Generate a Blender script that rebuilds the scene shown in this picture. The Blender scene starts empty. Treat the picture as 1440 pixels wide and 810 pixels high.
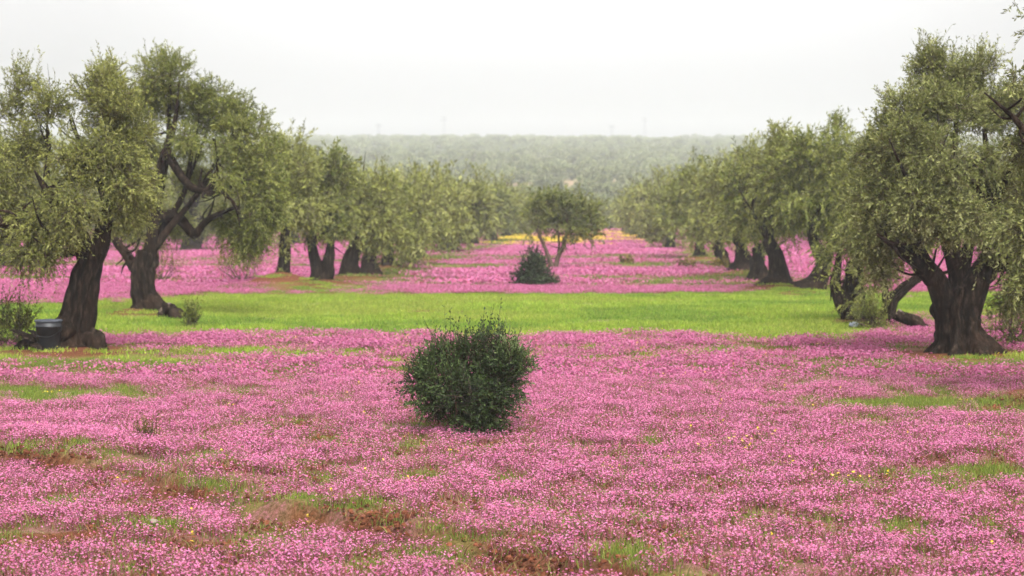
import bpy, math
import numpy as np

R = np.random.default_rng(7)
SC = bpy.context.scene
COL = SC.collection

# ------------------------------------------------------------------ camera geometry
FPX, CAMZ = 2470.0, 2.7
PITCH = math.atan(115.0 / FPX)
CP, SP = math.cos(PITCH), math.sin(PITCH)


def ray(px, py):
    u = (px - 720.0) / FPX
    v = (405.0 - py) / FPX
    return np.array([u, CP + v * SP, -SP + v * CP])


def at(px, py, Y):                       # photo measurement -> place at depth Y
    d = ray(px, py)
    t = Y / d[1]
    return np.array([d[0] * t, Y, CAMZ + d[2] * t])


def ground(px, py):
    d = ray(px, py)
    t = CAMZ / -d[2]
    return d[0] * t, d[1] * t


def project(x, y, z=0.0):
    f = y * CP - (z - CAMZ) * SP
    up = y * SP + (z - CAMZ) * CP
    f = np.maximum(f, 0.5)
    return 720 + FPX * x / f, 405 - FPX * up / f


# ------------------------------------------------------------------ noise
def _h(ix, iy, s):
    n = (ix.astype(np.int64) * 374761393 + iy.astype(np.int64) * 668265263 + s * 1442695041) & 0x7fffffff
    n = ((n ^ (n >> 13)) * 1274126177) & 0x7fffffff
    return ((n ^ (n >> 16)) & 0xffff) / 65535.0


def vn(x, y, s=0):
    x = np.asarray(x, float); y = np.asarray(y, float)
    ix, iy = np.floor(x), np.floor(y)
    fx, fy = x - ix, y - iy
    fx = fx * fx * (3 - 2 * fx); fy = fy * fy * (3 - 2 * fy)
    a = _h(ix, iy, s); b = _h(ix + 1, iy, s); c = _h(ix, iy + 1, s); d = _h(ix + 1, iy + 1, s)
    return (a * (1 - fx) + b * fx) * (1 - fy) + (c * (1 - fx) + d * fx) * fy


def fbm(x, y, s=0, o=4):
    t, a, n = 0, 0.5, 0
    for k in range(o):
        t = t + a * vn(x, y, s + k * 17); n += a
        x = x * 2.03 + 11.3; y = y * 2.03 + 5.1; a *= .5
    return t / n


def sstep(a, b, x):
    t = np.clip((x - a) / (b - a), 0, 1)
    return t * t * (3 - 2 * t)


# ------------------------------------------------------------------ terrain and ground zones
MOUNDS = []      # x, y, radius, height, soil


def mound(px, py, r, h, soil):
    x, y = ground(px, py)
    MOUNDS.append((x, y, r, h, soil))


mound(95, 500, 1.9, .16, .8)
mound(190, 447, 1.6, .24, .7)
mound(395, 407, 1.6, .55, 1.0)
mound(455, 402, 1.4, .22, .8)
mound(497, 394, 1.4, .2, .8)
mound(545, 380, 1.6, .28, .9)
mound(595, 367, 1.6, .2, .8)
mound(1094, 408, 1.5, .2, .7)
mound(1043, 386, 1.6, .2, .7)
mound(985, 365, 1.6, .15, .7)
mound(1352, 502, 1.9, .10, .8)
mound(1205, 455, 1.5, .14, .6)
mound(1130, 413, 1.4, .14, .6)
mound(1440, 566, .55, .17, 1.0)
mound(784, 377, .8, .08, .6)
mound(205, 627, .35, .03, .6)

TRACK = [ground(*p) for p in [(-60, 646), (10, 650), (60, 656), (130, 667), (220, 685), (300, 712), (380, 728), (450, 737),
                              (540, 752), (620, 768), (720, 783), (810, 802), (900, 830)]]
TRACK2 = [ground(*p) for p in [(-60, 752), (60, 756), (130, 750), (200, 744), (290, 770), (380, 800), (430, 830)]]


def track_sd(x, y, T=TRACK):
    best = np.full(np.shape(x), 1e9); sd = np.full(np.shape(x), 1e9)
    for (x0, y0), (x1, y1) in zip(T[:-1], T[1:]):
        dx, dy = x1 - x0, y1 - y0
        L = math.hypot(dx, dy)
        t = np.clip(((x - x0) * dx + (y - y0) * dy) / L ** 2, 0, 1)
        qx, qy = x - x0 - t * dx, y - y0 - t * dy
        d = np.hypot(qx, qy)
        s = np.sign(dx * qy - dy * qx) * d
        m = d < best
        best = np.where(m, d, best); sd = np.where(m, s, sd)
    return sd


def height(x, y):
    x = np.asarray(x, float); y = np.asarray(y, float)
    z = (fbm(x / 5, y / 5, 3) - .5) * .10 * sstep(4, 14, y) + (fbm(x / .7, y / .7, 5, 3) - .5) * .05 * (1 - sstep(40, 70, y))
    z = z * (1 - sstep(150, 240, y))
    near = (y > 9) & (y < 24) & (np.abs(x) < 9)
    sd = track_sd(x, y)
    br = sstep(.25, .6, fbm(x / .9, y / .9, 44, 3))
    z = z + np.where(near, (.19 * sstep(-.10, .03, sd) * (1 - sstep(.3, 2.4, sd)) - .03 * np.exp(-((sd + .16) / .12) ** 2)) * (.3 + .7 * br), 0)
    sd2 = track_sd(x, y, TRACK2)
    z = z + np.where(near, (.05 * sstep(-.10, .03, sd2) * (1 - sstep(.3, 1.2, sd2))) * br, 0)
    for mx, my, r, h, s in MOUNDS:
        z = z + h * np.exp(-((x - mx) ** 2 + (y - my) ** 2) / (r * .75) ** 2)
    hill = np.clip(y - 240, 0, 830)
    hz =   .0503 * hill * sstep(-10, 60, hill)
    hz = hz * (1 + .14 * (fbm(x / 160, y / 160, 9, 3) - .5) * sstep(0, 200, hill) * (1 - sstep(600, 830, hill)))
    hz = hz + (fbm(x / 60, y / 200, 12, 2) - .5) * 1.6 * sstep(200, 800, hill)
    return z + hz


# px, py, rx, ry, grass, soil   (patches of the field, measured in the photograph)
PATCH = [(60, 556, 190, 17, .9, .1), (150, 560, 140, 12, .7, .1), (100, 512, 230, 12, .9, .1), (330, 500, 190, 9, .7, 0), (20, 505, 120, 14, .9, .2),
         (300, 552, 150, 8, .55, 0), (1290, 572, 170, 13, .95, .1), (1420, 580, 90, 16, .9, .2), (1130, 578, 90, 7, .6, .3),
         (1400, 512, 130, 10, .75, .25), (1200, 514, 130, 7, .5, .1), (1340, 672, 150, 18, .85, .3), (1200, 682, 50, 12, .75, .1),
         (205, 625, 34, 9, .35, .7), (260, 618, 40, 7, .6, 0), (110, 652, 60, 7, .95, 0), (40, 648, 50, 6, .8, 0), (95, 665, 45, 5, .0, 1),
         (200, 676, 26, 5, 0, 1), (300, 705, 40, 14, .6, .3), (310, 660, 22, 30, .55, .1), (495, 727, 55, 8, .95, .1), (535, 745, 25, 6, .1, 1),
         (600, 740, 90, 13, .5, .3), (610, 764, 45, 5, .3, .45), (720, 757, 60, 9, .75, .1), (715, 775, 55, 9, .3, .55), (630, 722, 40, 9, .4, .5),
         (230, 745, 60, 6, .6, .1), (150, 735, 30, 7, .3, .6), (315, 775, 40, 10, .4, .6), (85, 757, 60, 6, .5, .2), (75, 700, 30, 12, .6, 0),
         (930, 730, 60, 10, .5, .1), (1070, 735, 50, 8, .5, .1), (880, 803, 60, 9, .75, .2), (960, 770, 60, 10, .35, .3), (1100, 690, 30, 8, .6, .1),
         (870, 505, 90, 6, .5, 0), (1080, 500, 60, 4, .4, 0), (640, 790, 60, 12, .2, .25), (400, 775, 60, 14, .45, .2), (1280, 655, 50, 14, .1, .6),
         (570, 630, 30, 14, .5, .1), (500, 690, 40, 6, .3, .3), (470, 560, 60, 5, .4, .1), (1180, 790, 80, 10, .4, .2), (1390, 740, 60, 8, .5, .1),
         (1000, 590, 60, 4, .35, .1), (340, 610, 60, 5, .3, .1), (1270, 745, 50, 8, .35, .2), (545, 475, 40, 3, .6, 0)]


def zones(x, y):
    """pink, grass, soil, yellow cover (0..1) of the field at ground points"""
    x = np.asarray(x, float); y = np.asarray(y, float)
    px, py = project(x, y)
    n1 = fbm(x / 2.6, y / 2.6, 21)
    n2 = fbm(x / .55, y / .55, 22, 3)
    n3 = fbm(x / 7.0, y / 3.0, 23)
    n4 = fbm(x / 14.0, y / 5.0, 24, 3)
    grass = np.zeros_like(x); soil = np.zeros_like(x); yel = np.zeros_like(x)
    # green strip crossing the grove
    up = 414 + 10 * sstep(420, 0, px) + (n4 - .5) * 14 - 2 * sstep(800, 1200, px)
    lo = 476 + (n1 - .5) * 18 + (n4 - .5) * 14 - 6 * sstep(500, 150, px) * sstep(0, 150, px) + 8 * sstep(150, 0, px)
    up = up + (n2 - .5) * 7; lo = lo + (n2 - .5) * 12
    band = sstep(up - 4, up + 6, py) * (1 - sstep(lo - 9, lo + 9, py)) * (py > 300) * (1 - .75 * sstep(1160, 1330, px) * sstep(425, 462, py))
    grass = np.maximum(grass, band)
    soil = np.maximum(soil, band * sstep(.60, .75, n3) * sstep(455, 425, py) * .8)
    # patches
    for cx, cy, rx, ry, g, s in PATCH:
        m = 1 - sstep(.45, 1.15, np.hypot((px - cx) / rx, (py - cy) / ry) + (n2 - .5) * 1.1 + (n1 - .5) * .5)
        m = np.where(py > 480 - 10, m, 0)
        grass = np.maximum(grass, g * m); soil = np.maximum(soil, s * m)
    near = (y > 9) & (y < 24)
    sd = track_sd(x, y)
    br = sstep(.32, .52, fbm(x / .9, y / .9, 44, 3))
    br = np.maximum(br, .9 * sstep(280, 200, px) * sstep(.25, .4, fbm(x / .9, y / .9, 44, 3)))
    e = sstep(-.34, -.14, sd + (n2 - .5) * .5) * (1 - sstep(-.02, .06, sd)) * br * near * (1 - .4 * sstep(330, 420, px))
    g = sstep(.0, .1, sd) * (1 - sstep(.12, .5, sd + (n2 - .5) * .7)) * (.1 + .7 * br) * near
    soil = np.maximum(soil, e); grass = np.maximum(grass, g * .8) * (1 - e)
    sd2 = track_sd(x, y, TRACK2)
    soil = np.maximum(soil, sstep(-.55, -.35, sd2 + (n2 - .5) * .5) * (1 - sstep(0, .06, sd2)) * br * near * .9)
    # sparse spots in the carpet
    spot = (sstep(.60, .74, n1) * .35 + .55 * sstep(.56, .72, n2) * sstep(.38, .55, fbm(x / 4.5, y / 4.5, 91, 3))) * (py > 470)
    grass = np.maximum(grass, spot)
    soil = np.maximum(soil, sstep(.64, .78, fbm(x / 1.3, y / 1.3, 31)) * .55 * (py > 470))
    # beyond the strip: olive streaks across the pink and along the rows of trees
    far = 1 - sstep(412, 420, py)
    st = sstep(.52, .66, fbm(x / 26.0, y / 5.5, 41, 3)) * .55 * far
    rl = -8.05 + .066 * (y - 31.8); rr = 8.1 + .035 * (y - 31.8)
    row = np.exp(-((x - rl - .6) / 2.2) ** 2) + np.exp(-((x - rr) / 2.0) ** 2)
    grass = np.maximum(grass, np.maximum(st, .75 * row * far * (.4 + n1)))
    soil = np.maximum(soil, .6 * row * far * sstep(.45, .65, n3))
    # yellow strip at the far end, and yellow among the pink
    ym = np.exp(-((py - 338 + 6 * sstep(800, 900, px)) / 8.0) ** 2) * (py < 356) * sstep(640, 740, px) * (1 - sstep(900, 940, px))
    yel = np.maximum(yel, ym)
    yel = np.maximum(yel, .8 * (1 - sstep(.4, 1.1, np.hypot((px - 1040) / 130, (py - 645) / 38))) * sstep(.35, .6, n2))
    yel = np.maximum(yel, .08 * sstep(.58, .72, n1) * (py > 470))
    yel = np.maximum(yel, .6 * (1 - sstep(.4, 1.1, np.hypot((px - 1200) / 60, (py - 684) / 14))))
    for mx, my, r, h, s in MOUNDS:
        m = np.exp(-((x - mx) ** 2 + (y - my) ** 2) / (r * .7) ** 2)
        soil = np.maximum(soil, s * sstep(.2, .55, m + (n2 - .5) * .3))
    fend = sstep(196, 215, y)
    grass = np.maximum(grass, fend * .45)
    soil = np.maximum(soil, fend * .6)
    soil = np.clip(soil, 0, 1)
    soil = np.where(y < 30, soil * (.35 + .65 * sstep(.36, .5, fbm(x / .3, y / .3, 57, 3))), soil)
    grass = np.clip(grass, 0, 1) * (1 - .6 * soil)
    grass = np.maximum(grass, .07 * (py > 470))
    pink = np.where(py > 482, 1 - .9 * sstep(.12, .78, grass), 1 - sstep(.05, .75, grass)) * (1 - sstep(.1, .7, soil)) * (1 - fend) * (1 - .4 * ym)
    return pink, grass, soil, yel


# ------------------------------------------------------------------ materials
def nodes(m):
    m.use_nodes = True
    nt = m.node_tree; nt.nodes.clear()
    return nt, nt.nodes.new, nt.links.new


def leaf_mat(name, trans, vary=.25, rough=.5, spec=.25, under=None, k=.74):
    m = bpy.data.materials.new(name)
    nt, N, L = nodes(m)
    out = N('ShaderNodeOutputMaterial')
    a = N('ShaderNodeAttribute'); a.attribute_name = 'col'
    oi = N('ShaderNodeObjectInfo')
    mr = N('ShaderNodeMapRange'); mr.inputs[3].default_value = k * (1 - vary); mr.inputs[4].default_value = k * (1 + vary)
    L(oi.outputs['Random'], mr.inputs[0])
    hv = N('ShaderNodeHueSaturation')
    L(a.outputs['Color'], hv.inputs['Color']); L(mr.outputs[0], hv.inputs['Value'])
    c = hv.outputs['Color']
    if under:                                     # the silvery underside of an olive leaf
        g = N('ShaderNodeNewGeometry')
        mx = N('ShaderNodeMixRGB'); mx.inputs[2].default_value = (*under, 1)
        mu = N('ShaderNodeMath'); mu.operation = 'MULTIPLY'; mu.inputs[1].default_value = .40
        L(g.outputs['Backfacing'], mu.inputs[0]); L(mu.outputs[0], mx.inputs[0]); L(c, mx.inputs[1])
        c = mx.outputs[0]
    p = N('ShaderNodeBsdfPrincipled')
    p.inputs['Roughness'].default_value = rough
    p.inputs['Specular IOR Level'].default_value = spec
    L(c, p.inputs['Base Color'])
    t = N('ShaderNodeBsdfTranslucent'); L(c, t.inputs['Color'])
    mix = N('ShaderNodeMixShader'); mix.inputs[0].default_value = trans
    L(p.outputs[0], mix.inputs[1]); L(t.outputs[0], mix.inputs[2]); L(mix.outputs[0], out.inputs['Surface'])
    return m


def bark_mat(name, c0, c1, c2, scale=1.0):
    m = bpy.data.materials.new(name)
    nt, N, L = nodes(m)
    out = N('ShaderNodeOutputMaterial'); p = N('ShaderNodeBsdfPrincipled')
    p.inputs['Roughness'].default_value = .95; p.inputs['Specular IOR Level'].default_value = .03
    tc = N('ShaderNodeTexCoord'); mp = N('ShaderNodeMapping'); mp.inputs['Scale'].default_value = (9 * scale, 9 * scale, 2.2 * scale)
    L(tc.outputs['Object'], mp.inputs[0])
    n = N('ShaderNodeTexNoise'); n.inputs['Scale'].default_value = 1.6; n.inputs['Detail'].default_value = 7; n.inputs['Roughness'].default_value = .65
    L(mp.outputs[0], n.inputs[0])
    r = N('ShaderNodeValToRGB'); e = r.color_ramp.elements
    e[0].position = .32; e[0].color = (*c0, 1); e[1].position = .72; e[1].color = (*c2, 1)
    k = e.new(.52); k.color = (*c1, 1)
    L(n.outputs[0], r.inputs[0])
    n2 = N('ShaderNodeTexNoise'); n2.inputs['Scale'].default_value = 1.3; n2.inputs['Detail'].default_value = 3
    L(tc.outputs['Object'], n2.inputs[0])
    mx = N('ShaderNodeMixRGB'); mx.blend_type = 'MIX'; mx.inputs[2].default_value = (.035, .019, .012, 1)
    mr = N('ShaderNodeMapRange'); mr.inputs[1].default_value = .5; mr.inputs[2].default_value = .75; mr.inputs[4].default_value = .5
    L(n2.outputs[0], mr.inputs[0]); L(mr.outputs[0], mx.inputs[0]); L(r.outputs[0], mx.inputs[1])
    L(mx.outputs[0], p.inputs['Base Color'])
    b = N('ShaderNodeBump'); b.inputs['Strength'].default_value = .9; b.inputs['Distance'].default_value = .05
    L(n.outputs[0], b.inputs['Height']); L(b.outputs[0], p.inputs['Normal'])
    L(p.outputs[0], out.inputs[0])
    return m


def plain_mat(name, c, rough=.7, noise=.35, scale=14, bump=.2, spec=.3):
    m = bpy.data.materials.new(name)
    nt, N, L = nodes(m)
    out = N('ShaderNodeOutputMaterial'); p = N('ShaderNodeBsdfPrincipled')
    p.inputs['Roughness'].default_value = rough; p.inputs['Specular IOR Level'].default_value = spec
    tc = N('ShaderNodeTexCoord')
    n = N('ShaderNodeTexNoise'); n.inputs['Scale'].default_value = scale; n.inputs['Detail'].default_value = 5
    L(tc.outputs['Object'], n.inputs[0])
    r = N('ShaderNodeValToRGB'); e = r.color_ramp.elements
    e[0].position = .3; e[0].color = (*[v * (1 - noise) for v in c], 1); e[1].position = .7; e[1].color = (*[v * (1 + noise) for v in c], 1)
    L(n.outputs[0], r.inputs[0]); L(r.outputs[0], p.inputs['Base Color'])
    b = N('ShaderNodeBump'); b.inputs['Strength'].default_value = bump; b.inputs['Distance'].default_value = .01
    L(n.outputs[0], b.inputs['Height']); L(b.outputs[0], p.inputs['Normal'])
    L(p.outputs[0], out.inputs[0])
    return m


OLIVE = leaf_mat('olive_leaf', .24, .0, .6, .12, under=(.17, .17, .075), k=.92)
BUSHM = leaf_mat('bush_leaf', .22, .0, .6, .15)
HILLM = leaf_mat('distant_foliage', .25, .22, .8, .1, k=1.0)
FLOWM = leaf_mat('wild_flower', .35, .08, .9, .03, k=.82)
GRASM = leaf_mat('grass_blade', .40, .16, .7, .05, k=.88)
BARK = bark_mat('olive_bark', (.004, .003, .002), (.012, .008, .0055), (.060, .043, .031))
BARKL = bark_mat('young_olive_bark', (.03, .02, .015), (.085, .055, .04), (.17, .13, .10))


# ------------------------------------------------------------------ mesh helpers
def mesh_from(name, V, F, mats, midx=None, col=None, smooth=False):
    """V (n,3), F (m,4) quads, or (m,3) triangles"""
    me = bpy.data.meshes.new(name)
    V = np.asarray(V, np.float32); F = np.asarray(F, np.int32)
    k = F.shape[1]
    me.vertices.add(len(V)); me.vertices.foreach_set('co', V.ravel())
    me.loops.add(F.size); me.loops.foreach_set('vertex_index', F.ravel())
    me.polygons.add(len(F))
    me.polygons.foreach_set('loop_start', np.arange(0, F.size, k, dtype=np.int32))
    me.polygons.foreach_set('loop_total', np.full(len(F), k, np.int32))
    for m in mats: me.materials.append(m)
    if midx is not None: me.polygons.foreach_set('material_index', np.asarray(midx, np.int32))
    me.polygons.foreach_set('use_smooth', np.full(len(F), bool(smooth)))
    if col is not None:
        a = me.attributes.new('col', 'FLOAT_COLOR', 'FACE')
        c = np.ones((len(F), 4), np.float32); c[:, :3] = col
        a.data.foreach_set('color', c.ravel())
    me.update(calc_edges=True)
    return me


def link(name, me, parent=None, loc=None):
    o = bpy.data.objects.new(name, me); COL.objects.link(o)
    if parent is not None: o.parent = parent
    if loc is not None: o.location = loc
    return o


def tag(o, label, cat, group=None):
    o['label'] = label; o['category'] = cat
    if group: o['group'] = group
    return o


def empty(name, loc, label, cat, group=None):
    o = bpy.data.objects.new(name, None); COL.objects.link(o)
    o.location = loc; o.empty_display_size = .3
    return tag(o, label, cat, group)


def resample(P, rad, n):
    P = np.asarray(P, float); rad = np.asarray(rad, float)
    s = np.r_[0, np.cumsum(np.linalg.norm(np.diff(P, axis=0), axis=1))]
    t = np.linspace(0, s[-1], n)
    Q = np.stack([np.interp(t, s, P[:, k]) for k in range(3)], 1)
    for _ in range(max(1, n // 10)):
        Q[1:-1] = .25 * Q[:-2] + .5 * Q[1:-1] + .25 * Q[2:]
    return Q, np.interp(t, s, rad)


def tube(P, rad, segs=14, n=16, ridge=.12, rng=R, flare=None, lumps=6):
    wob = .38 if flare is None else .09
    """a gnarled limb: returns V, F (quads)"""
    Q, r = resample(P, rad, n)
    T0 = np.gradient(Q, axis=0)
    if n > 8:
        jq = rng.normal(size=Q.shape); jq[0] = 0
        for _ in range(n // 9 + 1): jq[1:-1] = .3 * jq[:-2] + .4 * jq[1:-1] + .3 * jq[2:]
        Q = Q + jq * wob * r[:, None]
    T = np.gradient(Q, axis=0) if flare is None else T0; T /= np.linalg.norm(T, axis=1)[:, None] + 1e-9
    a = np.cross(T[0], [0, 1, .13]); a /= np.linalg.norm(a)
    ln = float(np.linalg.norm(np.diff(Q, axis=0), axis=1).sum())
    ph = rng.random(4) * 6.28; sd = int(rng.integers(1, 9999)); tw = rng.uniform(-.6, .6)
    V = []
    th = np.linspace(0, 2 * np.pi, segs, endpoint=False)
    s = np.linspace(0, 1, n)
    for i in range(n):
        a = a - T[i] * a.dot(T[i]); a /= np.linalg.norm(a)
        b = np.cross(T[i], a)
        q = th + tw * s[i] * 2
        rr = 1 + ridge * (np.sin(lumps * q + ph[0]) * .55 + np.sin((lumps - 2) * q + ph[1] + 3 * s[i]) * .6 + .3 * np.sin((2 * lumps + 1) * q + ph[2] + 2 * s[i]))
        rr = rr + ridge * 1.5 * (vn(np.cos(th) * 1.7 + 9 + s[i] * 1.5, np.sin(th) * 1.7 + s[i] * ln * 1.1, sd) - .5)
        rr = rr + ridge * 1.2 * (vn(np.cos(th) * 5 + 29 + s[i], np.sin(th) * 5 + s[i] * ln * 1.8, sd + 3) - .5)
        if flare is not None:
            f = flare * math.exp(-s[i] * 6.5)
            rr = rr + f * (.6 + .35 * np.sin(5 * th + ph[2]) * np.sin(3 * th + ph[3]) + .30 * np.sin(8 * th + ph[0]))
        V.append(Q[i] + (r[i] * rr)[:, None] * (np.cos(th)[:, None] * a + np.sin(th)[:, None] * b))
    V = np.concatenate(V)
    F = []
    for i in range(n - 1):
        j = np.arange(segs); k = (j + 1) % segs
        F.append(np.stack([i * segs + j, i * segs + k, (i + 1) * segs + k, (i + 1) * segs + j], 1))
    F = np.concatenate(F)
    # close the far end
    c = len(V); V = np.vstack([V, Q[-1:] + T[-1:] * r[-1] * .5])
    j = np.arange(0, segs, 2); base = (n - 1) * segs
    F = np.vstack([F, np.stack([base + j, base + (j + 1) % segs, base + (j + 2) % segs, np.full_like(j, c)], 1)])
    return V, F


def join(parts):
    V, F, o = [], [], 0
    for v, f in parts:
        V.append(v); F.append(f + o); o += len(v)
    return np.concatenate(V), np.concatenate(F)


def unit(v):
    return v / (np.linalg.norm(v, axis=-1, keepdims=True) + 1e-9)


PAL_OLIVE = np.array([[.032, .044, .009], [.084, .098, .017], [.160, .172, .031], [.26, .27, .060], [.40, .40, .14]])
PAL_SILVER = np.array([[.030, .041, .010], [.078, .093, .020], [.150, .167, .040], [.26, .272, .085], [.44, .44, .22]])
PAL_GREEN = np.array([[.028, .042, .007], [.072, .095, .013], [.14, .16, .024], [.225, .24, .045], [.34, .34, .10]])
PAL_BUSH = np.array([[.010, .016, .008], [.022, .034, .015], [.042, .062, .024], [.08, .11, .042], [.16, .19, .10]])
PAL_HILL = np.array([[.045, .058, .024], [.085, .105, .042], [.14, .16, .065], [.20, .215, .10], [.27, .275, .15]])


def pal(P, t):
    t = np.clip(t, 0, .999) * (len(P) - 1)
    i = t.astype(int); f = (t - i)[..., None]
    return P[i] * (1 - f) + P[i + 1] * f


def leaves(lobes, ntwig, nleaf, ll, lw, tl, rng, P, droop=.5, shell=.5, gap=.46, tmean=.42, wood=(.05, .035, .025), upright=.5, gs=1.5, sprigs=0, sublobes=0, reach=2.3):
    """crown of leafy twigs filling overlapping lobes -> V, F, col"""
    lobes = np.asarray(lobes, float)
    if sublobes:                                      # every lobe is a cluster of separate leafy sprays with gaps between them
        q = np.repeat(lobes, sublobes, 0)
        dd = unit(rng.normal(size=(len(q), 3)))
        rs_ = rng.uniform(.24, .44, (len(q), 1))
        q[:, :3] += dd * q[:, 3:6] * (.95 - rs_) * rng.uniform(.55, 1.08, (len(q), 1))
        q[:, 3:6] *= rs_ * np.array([1.15, 1.15, .85])
        lobes = q
    C, Rr = lobes[:, :3], lobes[:, 3:6]
    w = np.prod(Rr, axis=1) ** .72
    k = rng.choice(len(C), size=int(ntwig * 1.9), p=w / w.sum())
    d = unit(rng.normal(size=(len(k), 3)))
    u = rng.random(len(k))
    rad = shell + (1.04 - shell) * u ** .6
    p = C[k] + d * rad[:, None] * Rr[k]
    g = fbm(p[:, 0] * gs + 3 + p[:, 1] * .7 * gs, p[:, 2] * gs + p[:, 1] * .9 * gs, 77, 3)
    keep = np.nonzero(g > gap - .12 * rng.random(len(k)))[0][:ntwig]
    k, d, p, g = k[keep], d[keep], p[keep], g[keep]
    zc = (p[:, 2] - C[:, 2].min()) / (np.ptp(C[:, 2]) + 1e-6)
    # direction of the twigs: rising at the top, arching out and hanging at the sides
    dirs = unit(d * .8 + rng.normal(size=d.shape) * .45 + np.stack([0 * zc, 0 * zc, np.where(zc > .62, upright, .1 - .25 * droop)], 1))
    L = tl * rng.uniform(.55, 1.35, len(k))
    if sprigs:                                        # long shoots standing out of the top
        top = np.argsort(-(p[:, 2] + rng.normal(size=len(k)) * .35))[:sprigs]
        dirs[top] = unit(np.stack([rng.normal(size=len(top)) * .3, rng.normal(size=len(top)) * .3, np.ones(len(top))], 1))
        L[top] *= reach
    sag = droop * np.where(zc > .62, .25, 1.0) * rng.uniform(.4, 1.3, len(k))
    t = (np.arange(nleaf) + .7) / nleaf
    base = p[:, None, :] + dirs[:, None, :] * (L[:, None] * t)[:, :, None]
    base[:, :, 2] -= sag[:, None] * L[:, None] * t ** 2
    tang = dirs[:, None, :] + np.array([0, 0, -2.0])[None, None, :] * (sag[:, None] * t)[:, :, None]
    tang = unit(tang)
    rnd = unit(rng.normal(size=base.shape))
    side = unit(np.cross(tang, rnd))
    ld = unit(tang * .75 + side * rng.uniform(.35, 1.0, base.shape[:2])[:, :, None])
    nrm = unit(np.cross(ld, rng.normal(size=ld.shape)))
    sz = rng.uniform(.65, 1.2, base.shape[:2])[:, :, None]
    b = base.reshape(-1, 3); ld = (ld * sz).reshape(-1, 3); nr = (nrm * sz).reshape(-1, 3)
    V = np.stack([b, b + ld * ll * .5 + nr * lw * .5, b + ld * ll, b + ld * ll * .5 - nr * lw * .5], 1)
    lt = rng.normal(size=len(C)) * .09
    tt = tmean + lt[k] + rng.normal(size=len(k)) * .10 + (g - .5) * .5
    tt = (tt[:, None] + rng.normal(size=(len(k), nleaf)) * .13 + .10 * t[None, :]).reshape(-1)
    col = pal(P, tt)
    # the twigs themselves
    e = p + dirs * L[:, None]; e[:, 2] -= sag * L
    m = p + dirs * L[:, None] * .5; m[:, 2] -= sag * L * .25
    wv = unit(np.cross(dirs, rng.normal(size=dirs.shape))) * (ll * .035 + .002)
    s0 = p - dirs * L[:, None] * .35
    T1 = np.stack([s0 - wv, s0 + wv, m + wv * .8, m - wv * .8], 1)
    T2 = np.stack([m - wv * .8, m + wv * .8, e + wv * .3, e - wv * .3], 1)
    V = np.concatenate([V.reshape(-1, 3), T1.reshape(-1, 3), T2.reshape(-1, 3)])
    nq = len(V) // 4
    F = np.arange(nq * 4).reshape(-1, 4)
    wc = np.asarray(wood)[None, :] * rng.uniform(.6, 1.6, (2 * len(k), 1))
    return V, F, np.concatenate([col, wc])


# ------------------------------------------------------------------ trees
NT = [0]


def auto_lobes(x0, x1, yt, yb, Y, n, rng, deep=1.0, rs=1.0):
    a, b = at(x0, yt, Y), at(x1, yb, Y)
    cx, cz = (a[0] + b[0]) / 2, (a[2] + b[2]) / 2
    W, H = (b[0] - a[0]) / 2, (a[2] - b[2]) / 2
    out = []
    i = 0
    while len(out) < n:
        i += 1
        d = unit(rng.normal(size=3)) * rng.random() ** .4
        r = rng.uniform(.26, .46) * rs
        m = 1 - r * .95
        # domed crown: a little narrower at the top
        nar = 1 - .35 * max(0, d[2]) ** 1.5
        out.append([cx + d[0] * W * m * nar, Y + d[1] * W * m * deep, cz + d[2] * H * m, r * W, r * W * 1.0, r * H * .95])
    return out


def px_lobes(L, Y):
    out = []
    for px, py, rx, rz, dy in L:
        c = at(px, py, Y + dy)
        s = (Y + dy) / FPX
        out.append([c[0], c[1], c[2], rx * s, (rx * .5 + rz * .5) * s, rz * s])
    return out


def px_path(L, Y):
    P = [at(p[0], p[1], Y + (p[2] if len(p) > 3 else 0)) for p in L]
    return np.array(P), np.array([p[-1] for p in L])


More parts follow.
